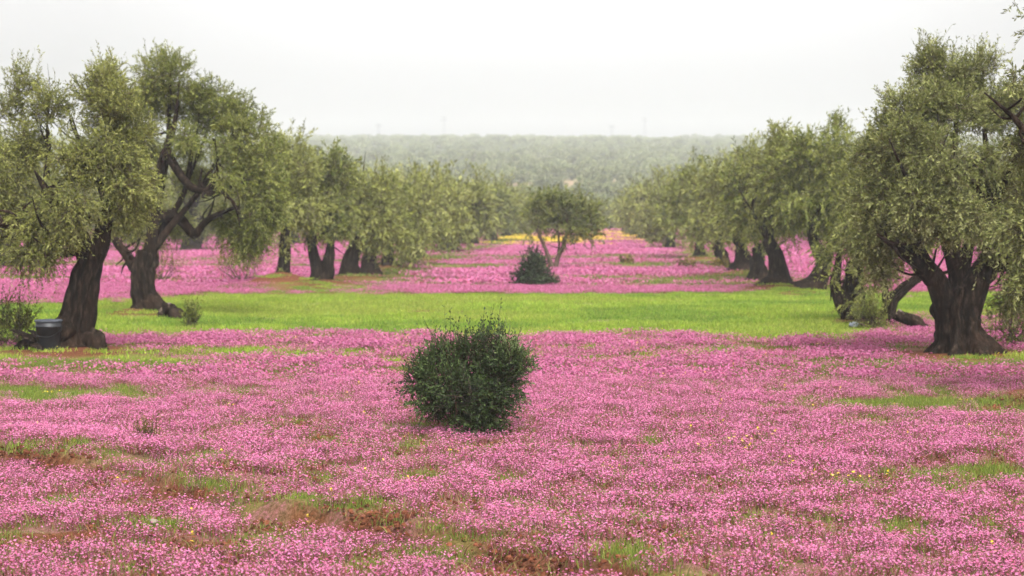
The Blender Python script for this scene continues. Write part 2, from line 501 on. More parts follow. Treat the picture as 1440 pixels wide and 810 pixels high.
def make_tree(label, base, trunk, limbs, lobes, P=PAL_OLIVE, flare=.8, seed=0, lai=5.0, ll=None, droop=.55, gap=.42, tmean=.42, bark=BARK,
              Y=None, auto_limbs=5, kind='olive_tree', group='olive trees in the two rows', roots=(), upright=.5, shell=.45, sprigs=60, twig=None):
    rng = np.random.default_rng(100 + seed)
    gx, gy = ground(*base)
    if Y is None: Y = gy
    x0 = (base[0] - 720) / FPX * Y
    z0 = float(height(np.array([x0]), np.array([Y]))[0])
    B = np.array([x0, Y, z0])
    root = empty(kind, B, label, 'tree', group)
    far = Y > 66
    # trunk
    Pt, rt = px_path(trunk, Y)
    Pt = Pt.copy(); Pt[0] = [Pt[0][0], Y, z0 - .12]
    segs = 22 if Y < 50 else 14
    parts = [tube(Pt - B, rt, 56 if Y < 50 else 20, 44 if Y < 50 else 20, .25 if Y < 50 else .20, rng, flare, 9 if Y < 50 else 7)]
    lb = np.asarray(lobes)
    lm = []
    for q in limbs:
        Pl, rl = px_path(q, Y)
        bits = [tube(Pl - B, rl, 12, 20, .16, rng)]
        for _ in range(7):                            # thin side shoots of the bough
            u_ = rng.uniform(.3, .85) * (len(Pl) - 1); i_ = min(int(u_), len(Pl) - 2); f_ = u_ - i_
            p_ = Pl[i_] * (1 - f_) + Pl[i_ + 1] * f_; r_ = (rl[i_] * (1 - f_) + rl[i_ + 1] * f_)
            d_ = unit(rng.normal(size=3) + [0, 0, .5]); l_ = rng.uniform(.35, .8)
            q_ = min(.5 * r_, .035) + .004
            bits.append(tube(np.array([p_, p_ + d_ * l_ * .5 + rng.normal(size=3) * .06, p_ + d_ * l_ + rng.normal(size=3) * .12 + [0, 0, .1]]) - B, [q_, q_ * .7, q_ * .2], 5, 8, .05, rng))
        lm.append(join(bits))
    top = Pt[-1]
    if auto_limbs:
        big = np.argsort(-np.prod(lb[:, 3:6], axis=1))[:auto_limbs * 2]
        rng.shuffle(big)
        for j in big[:auto_limbs]:
            c = lb[j, :3]
            mid = top * .5 + c * .5 + rng.normal(size=3) * .22 + np.array([0, 0, -.08])
            s = Pt[-2] * .4 + top * .6
            r0 = rt[-1] * rng.uniform(.4, .62)
            lm.append(tube(np.array([s, top * .75 + mid * .25, mid, c, c + (c - mid) * .15]) - B, [r0, r0 * .9, r0 * .6, r0 * .3, r0 * .08], 9, 14, .13, rng))
            # secondary boughs
            for q in range(2):
                e = c + rng.normal(size=3) * lb[j, 3:6] * .6
                lm.append(tube(np.array([mid, mid * .5 + e * .5 + rng.normal(size=3) * .12, e]) - B, [r0 * .4, r0 * .28, r0 * .06], 6, 9, .1, rng))
    if far:
        v, f = join(parts + lm)
        link('trunk', mesh_from('trunk', v, f, [bark], smooth=True), root)
    else:
        link('trunk', mesh_from('trunk', *parts[0], [bark], smooth=True), root)
        for v, f in lm:
            link('limb', mesh_from('limb', v, f, [bark], smooth=True), root)
    for q in roots:
        Pl, rl = px_path(q, Y)
        v, f = tube(Pl - B, rl, 18, 18, .2, rng)
        link('root', mesh_from('root', v, f, [bark], smooth=True), root)
    # crown
    if ll is None: ll = float(np.clip(.0026 * Y, .08, .45))
    lw = ll * .30
    lo, hi = (lb[:, :3] - lb[:, 3:6]).min(0), (lb[:, :3] + lb[:, 3:6]).max(0)
    area = .62 * (hi[0] - lo[0]) * (hi[2] - lo[2])
    nl = int(min(170000, lai * area / (.5 * ll * lw)))
    per = 12
    tl = twig or max(.28, ll * 2.8)
    lb2 = lb.copy(); lb2[:, :3] -= B
    v, f, c = leaves(lb2, nl // per, per, ll, lw, tl, rng, P, droop, .25, gap - (.08 if Y < 50 else .14), tmean, upright=upright, sprigs=sprigs, sublobes=14 if Y < 50 else 9, reach=1.6 if Y < 50 else 1.3)
    link('crown', mesh_from('crown', v, f, [OLIVE], col=c), root)
    return root


# ---- the tree nearest on the left
make_tree('big olive tree at left with leaning dark trunk, black bucket against its roots', (97, 500),
          [(93, 505, .44), (97, 488, .33), (102, 465, .25), (111, 425, .22), (122, 385, .21), (135, 352, .18)],
          [[(128, 365, 0, .22), (142, 330, 0, .17), (158, 295, .2, .11), (162, 255, .3, .06), (168, 215, .3, .015)],
           [(126, 368, 0, .20), (112, 335, -.1, .16), (85, 300, -.3, .12), (64, 268, -.2, .07), (48, 240, 0, .015)],
           [(88, 312, -.3, .11), (55, 308, -.4, .10), (20, 318, -.6, .06), (-20, 315, -.6, .04)],
           [(150, 300, .2, .10), (140, 250, .5, .07), (112, 200, .6, .04), (100, 160, .6, .008)],
           [(66, 250, -.2, .06), (69, 215, .2, .035), (66, 180, .3, .02), (68, 140, .3, .006)]],
          px_lobes([(150, 130, 42, 42, 0), (165, 185, 62, 55, .3), (135, 225, 44, 40, -.6), (180, 220, 40, 44, -.2), (165, 150, 40, 36, -.2), (120, 210, 60, 55, -.5), (160, 250, 52, 44, -.6), (100, 285, 60, 45, -.8), (60, 330, 48, 52, -.5),
                    (168, 292, 34, 30, -.2), (85, 322, 40, 38, -.7), (40, 362, 34, 34, -.7), (68, 352, 26, 34, .4), (70, 145, 34, 34, 0), (25, 205, 46, 46, .5), (30, 120, 30, 30, .6),
                    (15, 280, 45, 45, .6), (186, 310, 20, 20, .2), (195, 265, 34, 44, .4), (150, 110, 26, 26, .4), (20, 160, 30, 28, 1.0), (-30, 240, 60, 70, 0), (-40, 330, 60, 60, 0)], 31.8),
          P=PAL_OLIVE, flare=1.3, seed=1, lai=7.2, ll=.07, auto_limbs=3, droop=.45, gap=.43, tmean=.47,
          roots=[[(106, 455, -.05, .2), (82, 474, -.2, .22), (50, 490, -.15, .19), (10, 503, 0, .06)],
                 [(112, 462, -.05, .18), (128, 482, -.15, .19), (145, 497, -.25, .13), (160, 507, -.3, .04)]])
# ---- the second on the left
make_tree('tall olive tree at left with forked trunk and bare curving boughs, log at its foot', (205, 446),
          [(207, 449, .40), (205, 425, .29), (201, 400, .26), (203, 375, .25), (209, 355, .21)],
          [[(200, 388, 0, 0.163), (185, 368, 0, 0.126), (172, 350, 0, 0.104), (150, 320, 0.3, 0.059)], [(208, 372, 0, 0.192), (215, 325, 0, 0.163), (218, 280, 0, 0.141), (225, 240, 0, 0.118), (236, 205, 0, 0.104), (246, 175, 0, 0.059), (250, 140, 0, 0.03), (252, 115, 0, 0.007)], [(235, 212, 0, 0.104), (250, 240, -0.3, 0.096), (268, 262, -0.5, 0.089), (290, 272, -0.6, 0.074), (302, 258, -0.6, 0.052), (308, 230, -0.6, 0.037), (300, 195, -0.6, 0.022)], [(216, 310, 0, 0.148), (240, 300, 0.2, 0.126), (262, 318, 0.3, 0.111), (276, 335, 0.3, 0.118), (285, 315, 0.3, 0.089), (310, 300, 0.3, 0.059), (335, 290, 0.3, 0.03)], [(290, 272, -0.6, 0.067), (318, 268, -0.5, 0.044), (345, 250, -0.4, 0.022)], [(222, 245, 0, 0.096), (200, 240, 0, 0.074), (180, 255, 0, 0.044)], [(300, 262, -0.6, 0.037), (330, 285, -0.8, 0.03), (338, 320, -0.8, 0.015)]],
          px_lobes([(240, 110, 52, 42, 0), (225, 150, 60, 40, .5), (280, 160, 54, 42, .2), (335, 175, 50, 46, 0), (350, 230, 46, 50, .2), (360, 285, 40, 46, 0), (325, 320, 40, 34, .6),
                    (345, 345, 30, 30, .3), (200, 210, 40, 40, .6), (195, 280, 32, 40, .6), (205, 330, 30, 30, .8), (265, 205, 30, 26, 1.0), (320, 145, 34, 24, 0), (245, 310, 24, 26, 1.2), (380, 210, 24, 40, .6),
                    (360, 320, 30, 30, .2), (270, 250, 26, 24, 1.6), (306, 205, 26, 22, -.8), (262, 195, 24, 22, -.7), (240, 265, 22, 20, -.5), (318, 250, 20, 18, -.9), (290, 130, 36, 28, 0), (372, 255, 30, 40, .4), (380, 300, 26, 36, .5), (320, 300, 20, 18, .8)], 43.0),
          P=PAL_GREEN, flare=.9, seed=2, lai=6.6, ll=.085, auto_limbs=3, droop=.55, gap=.45, tmean=.45,
          roots=[[(215, 425, -.2, .22), (228, 445, -.4, .16), (255, 462, -.7, .06)]])
# ---- the right-hand foreground tree
make_tree('big olive tree at right with broad fluted trunk spreading wide at the base', (1352, 502),
          [(1355, 507, .60), (1355, 492, .48), (1352, 475, .38), (1347, 450, .31), (1345, 425, .31), (1346, 408, .26)],
          [[(1338, 442, 0, .27), (1325, 410, 0, .23), (1305, 382, 0, .18), (1290, 355, 0, .15), (1285, 320, .1, .10), (1270, 270, .1, .06)],
           [(1358, 442, 0, .28), (1368, 412, 0, .25), (1380, 382, 0, .19), (1392, 350, .1, .15), (1400, 300, .2, .10), (1392, 240, .2, .07), (1385, 180, .2, .03)],
           [(1312, 392, 0, .16), (1292, 372, -.3, .12), (1262, 350, -.5, .07), (1235, 330, -.6, .03)],
           [(1378, 388, 0, .17), (1405, 370, -.3, .12), (1435, 355, -.4, .07)],
           [(1398, 300, .2, .08), (1370, 255, -.6, .06), (1330, 240, -.8, .045), (1300, 238, -.8, .02)],
           [(1400, 290, .2, .08), (1425, 230, -.3, .05), (1440, 200, -.3, .03)]],
          px_lobes([(1310, 112, 36, 42, 0), (1350, 110, 46, 40, .3), (1290, 150, 56, 48, -.3), (1345, 170, 62, 50, -.4), (1400, 150, 46, 50, .4), (1270, 210, 54, 48, -.7), (1330, 235, 60, 50, -1.2),
                    (1395, 230, 56, 50, -.4), (1240, 270, 46, 46, -.4), (1290, 290, 52, 44, -1.2), (1350, 300, 56, 44, -1.3), (1410, 310, 50, 50, -.6), (1235, 325, 34, 36, -.4), (1268, 332, 32, 28, -.6),
                    (1335, 322, 40, 28, -1.2), (1405, 350, 42, 34, -.6), (1435, 390, 30, 46, -.4), (1425, 430, 22, 26, 0), (1225, 215, 30, 28, .2), (1312, 88, 17, 24, 0), (1385, 95, 24, 26, .2),
                    (1450, 280, 46, 70, 0), (1460, 200, 50, 60, 0), (1215, 348, 30, 32, -.3), (1238, 378, 24, 26, -.3), (1300, 200, 50, 40, -.4), (1425, 150, 34, 40, 0), (1250, 180, 24, 24, -.2)], 31.8),
          P=PAL_SILVER, flare=1.05, seed=3, lai=7.4, ll=.075, auto_limbs=4, droop=.42, gap=.45, tmean=.45, sprigs=160)
# ---- the crown reaching in at the right edge
make_tree('olive tree leaning in from the right edge, its trunk beyond the frame', (1590, 565),
          [(1590, 568, .5), (1575, 500, .42), (1560, 440, .38), (1550, 400, .34)],
          [[(1552, 420, 0, .26), (1520, 330, 0, .18), (1470, 220, 0, .09), (1430, 168, 0, .042), (1408, 150, 0, .026), (1385, 130, 0, .01)]],
          px_lobes([(1490, 30, 52, 44, 0), (1500, 110, 60, 60, 0), (1462, 185, 36, 40, 0), (1480, 255, 40, 50, 0), (1500, 340, 50, 60, 0), (1560, 180, 90, 100, 0), (1580, 300, 90, 90, 0), (1560, 60, 80, 60, 0), (1425, 112, 16, 18, 0), (1440, 300, 32, 60, 0), (1444, 400, 30, 50, 0), (1440, 210, 26, 40, 0), (1432, 10, 13, 22, 0), (1436, 42, 10, 14, 0)], 24.5),
          P=PAL_SILVER, flare=.6, seed=4, lai=6.0, auto_limbs=3, droop=.5, gap=.45, tmean=.44)

ROW = [  # label, base, trunk path, crown x0, x1, top, bottom, palette, extras
    ('olive tree with pale shaggy trunk standing on a mound of red soil', (395, 405),
     [(397, 408, .42), (399, 380, .34), (402, 350, .32), (405, 320, .26)], [], (318, 455, 165, 345), PAL_OLIVE, 11, .47),
    ('olive tree with split black trunk leaning right, beside the red soil mound', (455, 401),
     [(450, 404, .55), (447, 382, .36), (440, 360, .3), (438, 330, .24)], [[(455, 392, 0, .36), (462, 368, 0, .28), (466, 340, 0, .2), (468, 300, 0, .12)]], (420, 505, 196, 350), PAL_GREEN, 12, .40),
    ('olive tree with thick dark trunk, next to the split black trunk', (497, 392),
     [(495, 395, .60), (497, 370, .5), (500, 345, .42), (503, 320, .3)], [], (472, 562, 222, 362), PAL_OLIVE, 13, .45),
    ('olive tree of the left row with low foliage hiding a reddish base', (545, 380),
     [(546, 382, .58), (546, 365, .45), (545, 345, .4)], [], (520, 605, 232, 366), PAL_OLIVE, 14, .50),
    ('round olive tree of the left row with dark stout trunk by pink flowers', (595, 366),
     [(593, 369, .6), (594, 350, .5), (596, 330, .4)], [], (556, 655, 230, 354), PAL_OLIVE, 15, .46),
    # right row
    ('olive tree with foliage drooping over its trunk, beside the slender leaning tree', (1205, 456),
     [(1212, 459, .55), (1205, 435, .42), (1200, 410, .38), (1204, 370, .3)], [[(1196, 452, 0, .2), (1180, 425, 0, .2), (1173, 400, 0, .17), (1178, 365, 0, .10), (1186, 330, 0, .04), (1190, 300, 0, .01)]], (1172, 1300, 150, 400), PAL_OLIVE, 16, .45),
    ('olive tree with black trunk curving up to the left above pink flowers', (1140, 412),
     [(1142, 415, .6), (1150, 395, .40), (1154, 370, .34), (1146, 345, .28), (1132, 310, .2)], [[(1152, 375, 0, .25), (1168, 350, 0, .18), (1180, 310, 0, .1)]], (1088, 1240, 148, 352), PAL_GREEN, 17, .42),
    ('olive tree with wide cone shaped brown trunk in the right row', (1095, 407),
     [(1094, 409, .7), (1091, 385, .5), (1087, 360, .42), (1080, 335, .32)], [], (1048, 1156, 152, 356), PAL_OLIVE, 18, .46),
    ('olive tree with low dark trunk, behind the cone shaped brown one', (1043, 385),
     [(1044, 387, .75), (1044, 368, .6), (1043, 350, .45)], [], (992, 1092, 178, 362), PAL_OLIVE, 19, .46),
    ('olive tree of the right row with rounded crown down to the flowers', (985, 364),
     [(985, 366, .6), (985, 350, .45), (985, 335, .35)], [], (932, 1032, 218, 352), PAL_GREEN, 20, .48),
    ('olive tree filling the gap left of the low dark trunk, right row', (1014, 374),
     [(1014, 376, .6), (1013, 360, .45), (1012, 345, .35)], [], (975, 1060, 196, 358), PAL_OLIVE, 22, .44),
    ('olive tree crowded between cone trunk and low dark trunk', (1068, 394),
     [(1068, 396, .6), (1066, 372, .45), (1064, 350, .35)], [], (1020, 1118, 172, 360), PAL_GREEN, 23, .42),
    ('olive tree squeezed between the thick dark trunk and reddish base', (522, 386),
     [(522, 388, .6), (523, 366, .45), (522, 345, .35)], [], (496, 582, 226, 362), PAL_GREEN, 24, .42),
    ('olive tree squeezed just before the round stout one, left row', (570, 372),
     [(570, 374, .6), (571, 355, .45), (570, 340, .35)], [], (542, 628, 232, 358), PAL_OLIVE, 25, .46),
    ('small olive tree near the far end of the right row', (942, 351),
     [(942, 353, .55), (942, 340, .45), (942, 328, .35)], [], (898, 978, 238, 342), PAL_OLIVE, 21, .48),
]
for lab, base, tr, lm, (x0, x1, yt, yb), P, sd, tm in ROW:
    rg = np.random.default_rng(sd)
    Y = ground(*base)[1]
    cx_, hw = (x0 + x1) / 2, (x1 - x0) / 2 * 1.45
    lobes = auto_lobes(cx_ - hw, cx_ + hw, yt, yb + 14, Y, 28, rg)
    if base[0] == 395:
        lobes += px_lobes([(400, 345, 15, 16, -.25), (398, 368, 13, 16, -.2), (402, 388, 10, 10, -.25)], Y)
    if base[0] == 1205:
        lobes += px_lobes([(1182, 395, 26, 30, -.6), (1222, 400, 26, 30, -.7), (1205, 428, 20, 20, -.9), (1240, 380, 24, 30, -.3), (1165, 350, 24, 40, 0)], Y)
    jx = np.r_[0, rg.normal(size=len(tr) - 1) * 3.5]
    tr = [(a_ + jx[i_], b_, r_ * (.66 if i_ == 0 else .56)) for i_, (a_, b_, r_) in enumerate(tr)]; lm = [[(*q[:-1], q[-1] * .72) for q in l_] for l_ in lm]
    make_tree(lab, base, tr, lm, lobes, P=P, flare=.9, seed=sd, lai=6.8 if Y < 66 else 6.6, auto_limbs=4, droop=.55, gap=.42, tmean=tm + .04, sprigs=25)

# slender leaning tree between
make_tree('slender young olive with forked leaning trunk left of the broad fluted trunk', (1252, 458),
          [(1250, 461, .17), (1250, 435, .13), (1255, 420, .12), (1275, 402, .10), (1298, 386, .08)],
          [[(1250, 430, 0, .10), (1244, 400, 0, .08), (1246, 360, 0, .05), (1250, 320, 0, .03)]],
          px_lobes([(1250, 330, 26, 30, 0), (1280, 345, 26, 26, 0), (1300, 330, 26, 26, 0), (1255, 365, 16, 20, 0), (1262, 300, 28, 26, 0)], 39.5), P=PAL_GREEN, flare=.3, seed=30, lai=3.6, auto_limbs=2, tmean=.42)

# small tree standing alone in the middle
make_tree('small lone olive tree with V shaped slim trunks in the middle of the field', (780, 379),
          [(779, 381, .12), (774, 368, .085), (767, 350, .075), (758, 330, .06), (752, 315, .04)],
          [[(780, 379, 0, .11), (784, 364, 0, .09), (791, 350, 0, .085), (797, 330, 0, .07), (798, 305, 0, .04)], [(785, 362, .1, .055), (786, 340, .1, .045), (785, 318, .1, .03)],
           [(791, 342, 0, .08), (800, 325, 0, .06), (812, 310, 0, .03)]],
          px_lobes([(765, 293, 26, 18, 0), (795, 293, 30, 18, 0), (820, 298, 26, 18, 0), (752, 306, 18, 18, 0), (780, 310, 22, 14, .3), (812, 322, 16, 16, 0), (831, 326, 14, 18, 0), (836, 308, 14, 16, 0), (785, 281, 26, 11, .2), (800, 318, 20, 10, -.3), (745, 328, 5, 8, 0), (771, 326, 6, 9, .2), (800, 335, 6, 8, 0)], 75.0),
          P=PAL_GREEN * .82, flare=.4, seed=31, lai=8.5, auto_limbs=3, droop=.3, gap=.36, tmean=.36, group=None, sprigs=0, bark=BARKL)

# trees of the rows further out on either side
OUT = [('olive tree beyond the left edge tree, with black trunk bent at the top', (14, 379),
        [(14, 382, .55), (10, 360, .45), (12, 335, .4), (22, 318, .34)], [[(16, 325, 0, .34), (40, 308, 0, .3), (72, 312, 0, .26), (76, 300, 0, .2), (60, 270, 0, .14)]], (-70, 110, 160, 350), PAL_OLIVE, 41, .42),
       ('olive tree seen low between the two left foreground trunks', (268, 353),
        [(268, 356, .6), (270, 342, .55), (274, 330, .5)], [], (205, 345, 240, 342), PAL_OLIVE, 42, .40),
       ('olive tree with crown showing between the mound tree and the log', (335, 352),
        [(335, 354, .55), (336, 340, .45), (338, 325, .4)], [], (290, 400, 250, 344), PAL_GREEN, 43, .44),
       ('olive tree seen low behind the trunk that has the black bucket', (140, 350),
        [(140, 352, .55), (141, 338, .45), (142, 325, .4)], [], (80, 205, 240, 342), PAL_OLIVE, 44, .40),
       ('olive tree seen between the slender tree and the broad fluted trunk', (1300, 352),
        [(1300, 354, .55), (1300, 340, .45), (1302, 325, .4)], [], (1240, 1372, 236, 342), PAL_GREEN, 45, .44),
       ('olive tree behind the broad fluted trunk at the right edge', (1415, 355),
        [(1415, 357, .55), (1415, 342, .45), (1417, 325, .4)], [], (1350, 1490, 230, 345), PAL_OLIVE, 46, .42),
       ('olive tree seen above pink flowers beside the black curving trunk', (1190, 350),
        [(1190, 352, .55), (1190, 338, .45), (1190, 325, .4)], [], (1130, 1250, 240, 342), PAL_OLIVE, 47, .42)]
for lab, base, tr, lm, (x0, x1, yt, yb), P, sd, tm in OUT:
    rg = np.random.default_rng(sd)
    Y = ground(*base)[1]
    make_tree(lab, base, tr, lm, auto_lobes(x0 - 8, x1 + 8, yt, yb + 4, Y, 17, rg, .9), P=P, flare=.5, seed=sd, lai=5.2, auto_limbs=4, droop=.7, gap=.40, tmean=tm, group='olive trees further out')


# ---- generic olives for the far ends of the rows and the rows beyond
def generic(seed, P, tm):
    rng = np.random.default_rng(seed)
    lobes = []
    for i in range(16):
        d = unit(rng.normal(size=3)) * rng.random() ** .4
        r = rng.uniform(.3, .46); m = 1 - r * .95
        lobes.append([d[0] * 2.6 * m, d[1] * 2.6 * m, 3.2 + d[2] * 2.3 * m, r * 2.6, r * 2.6, r * 2.3])
    rt = tube(np.array([[0, 0, -.15], [.05, 0, .6], [0, .05, 1.2], [.1, 0, 1.9]]), [.6, .48, .42, .3], 12, 12, .15, rng, .5)
    lm = [tube(np.array([[.05, 0, 1.6], [l[0] * .5, l[1] * .5, (1.7 + l[2]) / 2], l[:3]]), [.2, .13, .05], 6, 8, .1, rng) for l in lobes[:5]]
    tv, tf = join([rt] + lm)
    v, f, c = leaves(lobes, 950, 9, .40, .13, .95, rng, P, .75, .45, .36, tm, gs=.9, sprigs=20)
    return mesh_from('trunk', tv, tf, [BARK], smooth=True), mesh_from('crown', v, f, [OLIVE], col=c)


GEN = [generic(200, PAL_OLIVE, .46), generic(201, PAL_OLIVE, .50), generic(202, PAL_GREEN, .46), generic(203, PAL_OLIVE, .43)]


def far_tree(px, py, top, label, group, k):
    x, y = ground(px, py)
    z = float(height(np.array([x]), np.array([y]))[0])
    h = at(px, top, y)[2] - z
    o = empty('olive_tree', (x, y, z), label, 'tree', group)
    s = h / 5.6
    o.rotation_euler = (0, 0, float(R.uniform(0, 6.28))); o.scale = (s * float(R.uniform(.95, 1.15)),) * 2 + (s,)
    t, c = GEN[k % 4]
    link('trunk', t, o); link('crown', c, o)
    return o


far_tree(632, 354, 244, 'olive tree just past the round one with stout trunk, left row', 'olive trees in the two rows', 0)
far_tree(664, 345, 252, 'pale olive tree of the left row, second past the stout trunk', 'olive trees in the two rows', 1)
far_tree(690, 339, 258, 'olive tree of the left row, third past the stout trunk', 'olive trees in the two rows', 2)
far_tree(712, 334.5, 264, 'olive tree at the yellow strip, next left of the lone tree crown', 'olive trees in the two rows', 3)
far_tree(918, 343, 254, 'olive tree of the right row beside the yellow flowers', 'olive trees in the two rows', 1)
for j, (px, py, tp) in enumerate([(728, 331, 268), (741, 328.5, 270), (752, 326, 274), (903, 337, 264), (893, 332, 270), (888, 328, 274)]):
    far_tree(px, py, tp, 'hazy olive tree ending the left row behind the lone tree' if j < 3 else 'hazy olive tree ending the right row past the yellow strip',
             'far left row end' if j < 3 else 'far right row end', j)
for j, (px, py, tp) in enumerate([(762, 322, 280), (790, 320, 284), (815, 321, 282), (838, 320.5, 283), (858, 321.5, 285), (878, 322, 284), (745, 321, 280)]):
    far_tree(px, py, tp, 'pale hazy olive tree where the pink field ends', 'olive trees closing the field end', j)
# rows beyond, mostly behind the front rows
rowpts = []
for side in (-1, 1):
    for r_ in range(1, 5):
        for y in np.arange(118 + 3 * r_, 236, 11.5):
            xr = (-8.05 + .066 * (y - 31.8)) if side < 0 else (8.1 + .035 * (y - 31.8))
            x = xr + side * (r_ * 12.5) + R.normal() * .7
            yy = y + R.normal() * 1.2
            px, py = project(x, yy)
            if -40 < px < 1480: rowpts.append((float(px), float(py), yy))
for j, (px, py, yy) in enumerate(rowpts):
    top = py - (5.0 + R.random() * .9) * FPX / yy
    left = px < 720
    far_tree(px, py, top, 'distant olive tree behind the left row of trunks' if left else 'distant olive tree behind the right row of trunks',
             'olive trees behind the left row' if left else 'olive trees behind the right row', int(R.integers(4)))


# ------------------------------------------------------------------ hillside trees
def hill_mesh(seed, P, tm):
    rng = np.random.default_rng(seed)
    lobes = []
    for i in range(8):
        d = unit(rng.normal(size=3)) * rng.random() ** .4
        r = rng.uniform(.36, .5); m = 1 - r * .9
        lobes.append([d[0] * 3.1 * m, d[1] * 3.1 * m, 2.7 + d[2] * 2.0 * m, r * 3.1, r * 3.1, r * 2.1])
    v, f, c = leaves(lobes, 300, 5, .70, .34, .9, rng, P, .5, .5, .34, tm, gs=.7)
    tv, tf = tube(np.array([[0, 0, -.6], [0, 0, 1.0], [.2, 0, 2.4]]), [.5, .4, .2], 7, 5, .1, rng)
    V, F = join([(v, f), (tv, tf)])
    return mesh_from('hill_olive', V, F, [HILLM], col=np.concatenate([c, np.tile([[.05, .04, .03]], (len(tf), 1))]))


HM = [hill_mesh(300 + i, PAL_HILL, .42 + .05 * (i % 3)) for i in range(6)]
pts = []
for row in np.arange(246, 1180, 9.6):
    sp = 8.6
    xs = np.arange(-.36 * row - 20, .36 * row + 20, sp) + R.uniform(0, sp)
    for x in xs:
        x = x + R.normal() * 1.5; y = row + R.normal() * 2.2
        if fbm(np.array([x / 28]), np.array([y / 40]), 61, 3)[0] > .68: continue
        pts.append((x, y))
pts = np.array(pts)
pz = height(pts[:, 0], pts[:, 1])
ppx, ppy = project(pts[:, 0], pts[:, 1], pz)
inwin = (ppx > 480) & (ppx < 1000)
order = np.argsort(np.where(inwin, pts[:, 1], 1e6))
own = order[:230]
HLAB = ['hazy olive tree low on the distant hillside beyond the pink field', 'small hazy olive tree halfway up the distant hillside']
for i in own:
    lo = pts[i, 1] < 330
    o = link('olive_tree', HM[int(R.integers(6))], None, (pts[i, 0], pts[i, 1], pz[i] - .1))
    s = R.uniform(.55, .95)
    o.scale = (s * R.uniform(.9, 1.2), s * R.uniform(.9, 1.2), s * .85); o.rotation_euler = (0, 0, R.uniform(0, 6.28))
    tag(o, HLAB[0] if lo else HLAB[1], 'tree', 'olive trees low on the hill' if lo else 'olive trees halfway up the hill')
rest = order[230:]


# ------------------------------------------------------------------ scattered ground cover (geometry nodes on one object each)
def scatter(name, pos, yaw, scl, kind, meshes):
    src = bpy.data.collections.new(name + '_source')
    for i, me in enumerate(meshes):
        o = bpy.data.objects.new('%s_clump.%03d' % (name, i + 1), me); src.objects.link(o)
    me = bpy.data.meshes.new(name)
    pos = np.asarray(pos, np.float32)
    me.vertices.add(len(pos)); me.vertices.foreach_set('co', pos.ravel())
    rot = np.zeros((len(pos), 3), np.float32); rot[:, 2] = yaw
    a = me.attributes.new('rot', 'FLOAT_VECTOR', 'POINT'); a.data.foreach_set('vector', rot.ravel())
    a = me.attributes.new('scl', 'FLOAT', 'POINT'); a.data.foreach_set('value', np.asarray(scl, np.float32))
    a = me.attributes.new('kind', 'INT', 'POINT'); a.data.foreach_set('value', np.asarray(kind, np.int32))
    for m in meshes[0].materials: me.materials.append(m)
    ob = link(name, me); ob['kind'] = 'stuff'
    ng = bpy.data.node_groups.new(name, 'GeometryNodeTree')
    ng.interface.new_socket('Geometry', in_out='INPUT', socket_type='NodeSocketGeometry')
    ng.interface.new_socket('Geometry', in_out='OUTPUT', socket_type='NodeSocketGeometry')
    N, L = ng.nodes.new, ng.links.new
    gi, go = N('NodeGroupInput'), N('NodeGroupOutput')
    ci = N('GeometryNodeCollectionInfo'); ci.inputs['Collection'].default_value = src
    ci.inputs['Separate Children'].default_value = True; ci.inputs['Reset Children'].default_value = True
    iop = N('GeometryNodeInstanceOnPoints')

    def attr(n, t):
        q = N('GeometryNodeInputNamedAttribute'); q.data_type = t; q.inputs['Name'].default_value = n
        return q.outputs['Attribute']
    L(gi.outputs[0], iop.inputs['Points']); L(ci.outputs[0], iop.inputs['Instance'])
    iop.inputs['Pick Instance'].default_value = True
    L(attr('kind', 'INT'), iop.inputs['Instance Index'])
    L(attr('rot', 'FLOAT_VECTOR'), iop.inputs['Rotation']); L(attr('scl', 'FLOAT'), iop.inputs['Scale'])
    L(iop.outputs[0], go.inputs[0])
    md = ob.modifiers.new('scatter', 'NODES'); md.node_group = ng
    return ob


scatter('distant_grove', np.c_[pts[rest], pz[rest] - .1], R.uniform(0, 6.28, len(rest)), R.uniform(.55, .98, len(rest)), R.integers(0, 6, len(rest)), HM)


def blades(n, Rad, h, w, rng, cols, lean=.45, base=0.0):
    p = rng.normal(size=(n, 2)) * Rad * .5
    hh = h * rng.uniform(.45, 1.25, n); a = rng.uniform(0, 6.28, n); b = rng.uniform(0, 6.28, n)
    o = np.stack([p[:, 0], p[:, 1], np.full(n, base)], 1)
    le = np.stack([np.cos(a), np.sin(a), np.zeros(n)], 1) * (hh * lean * rng.uniform(.2, 1.3, n))[:, None]
    sd = np.stack([np.cos(b), np.sin(b), np.zeros(n)], 1) * (w * .5)
    m = o + le * .35 + np.array([0, 0, 1]) * (hh * .6)[:, None]
    e = o + le + np.array([0, 0, 1]) * hh[:, None]
    V = np.concatenate([np.stack([o - sd, o + sd, m + sd * .8, m - sd * .8], 1), np.stack([m - sd * .8, m + sd * .8, e + sd * .15, e - sd * .15], 1)]).reshape(-1, 3)
    c = cols[rng.integers(0, len(cols), n)] * rng.uniform(.7, 1.3, (n, 1))
    return V, np.arange(len(V)).reshape(-1, 4), np.concatenate([c, c])


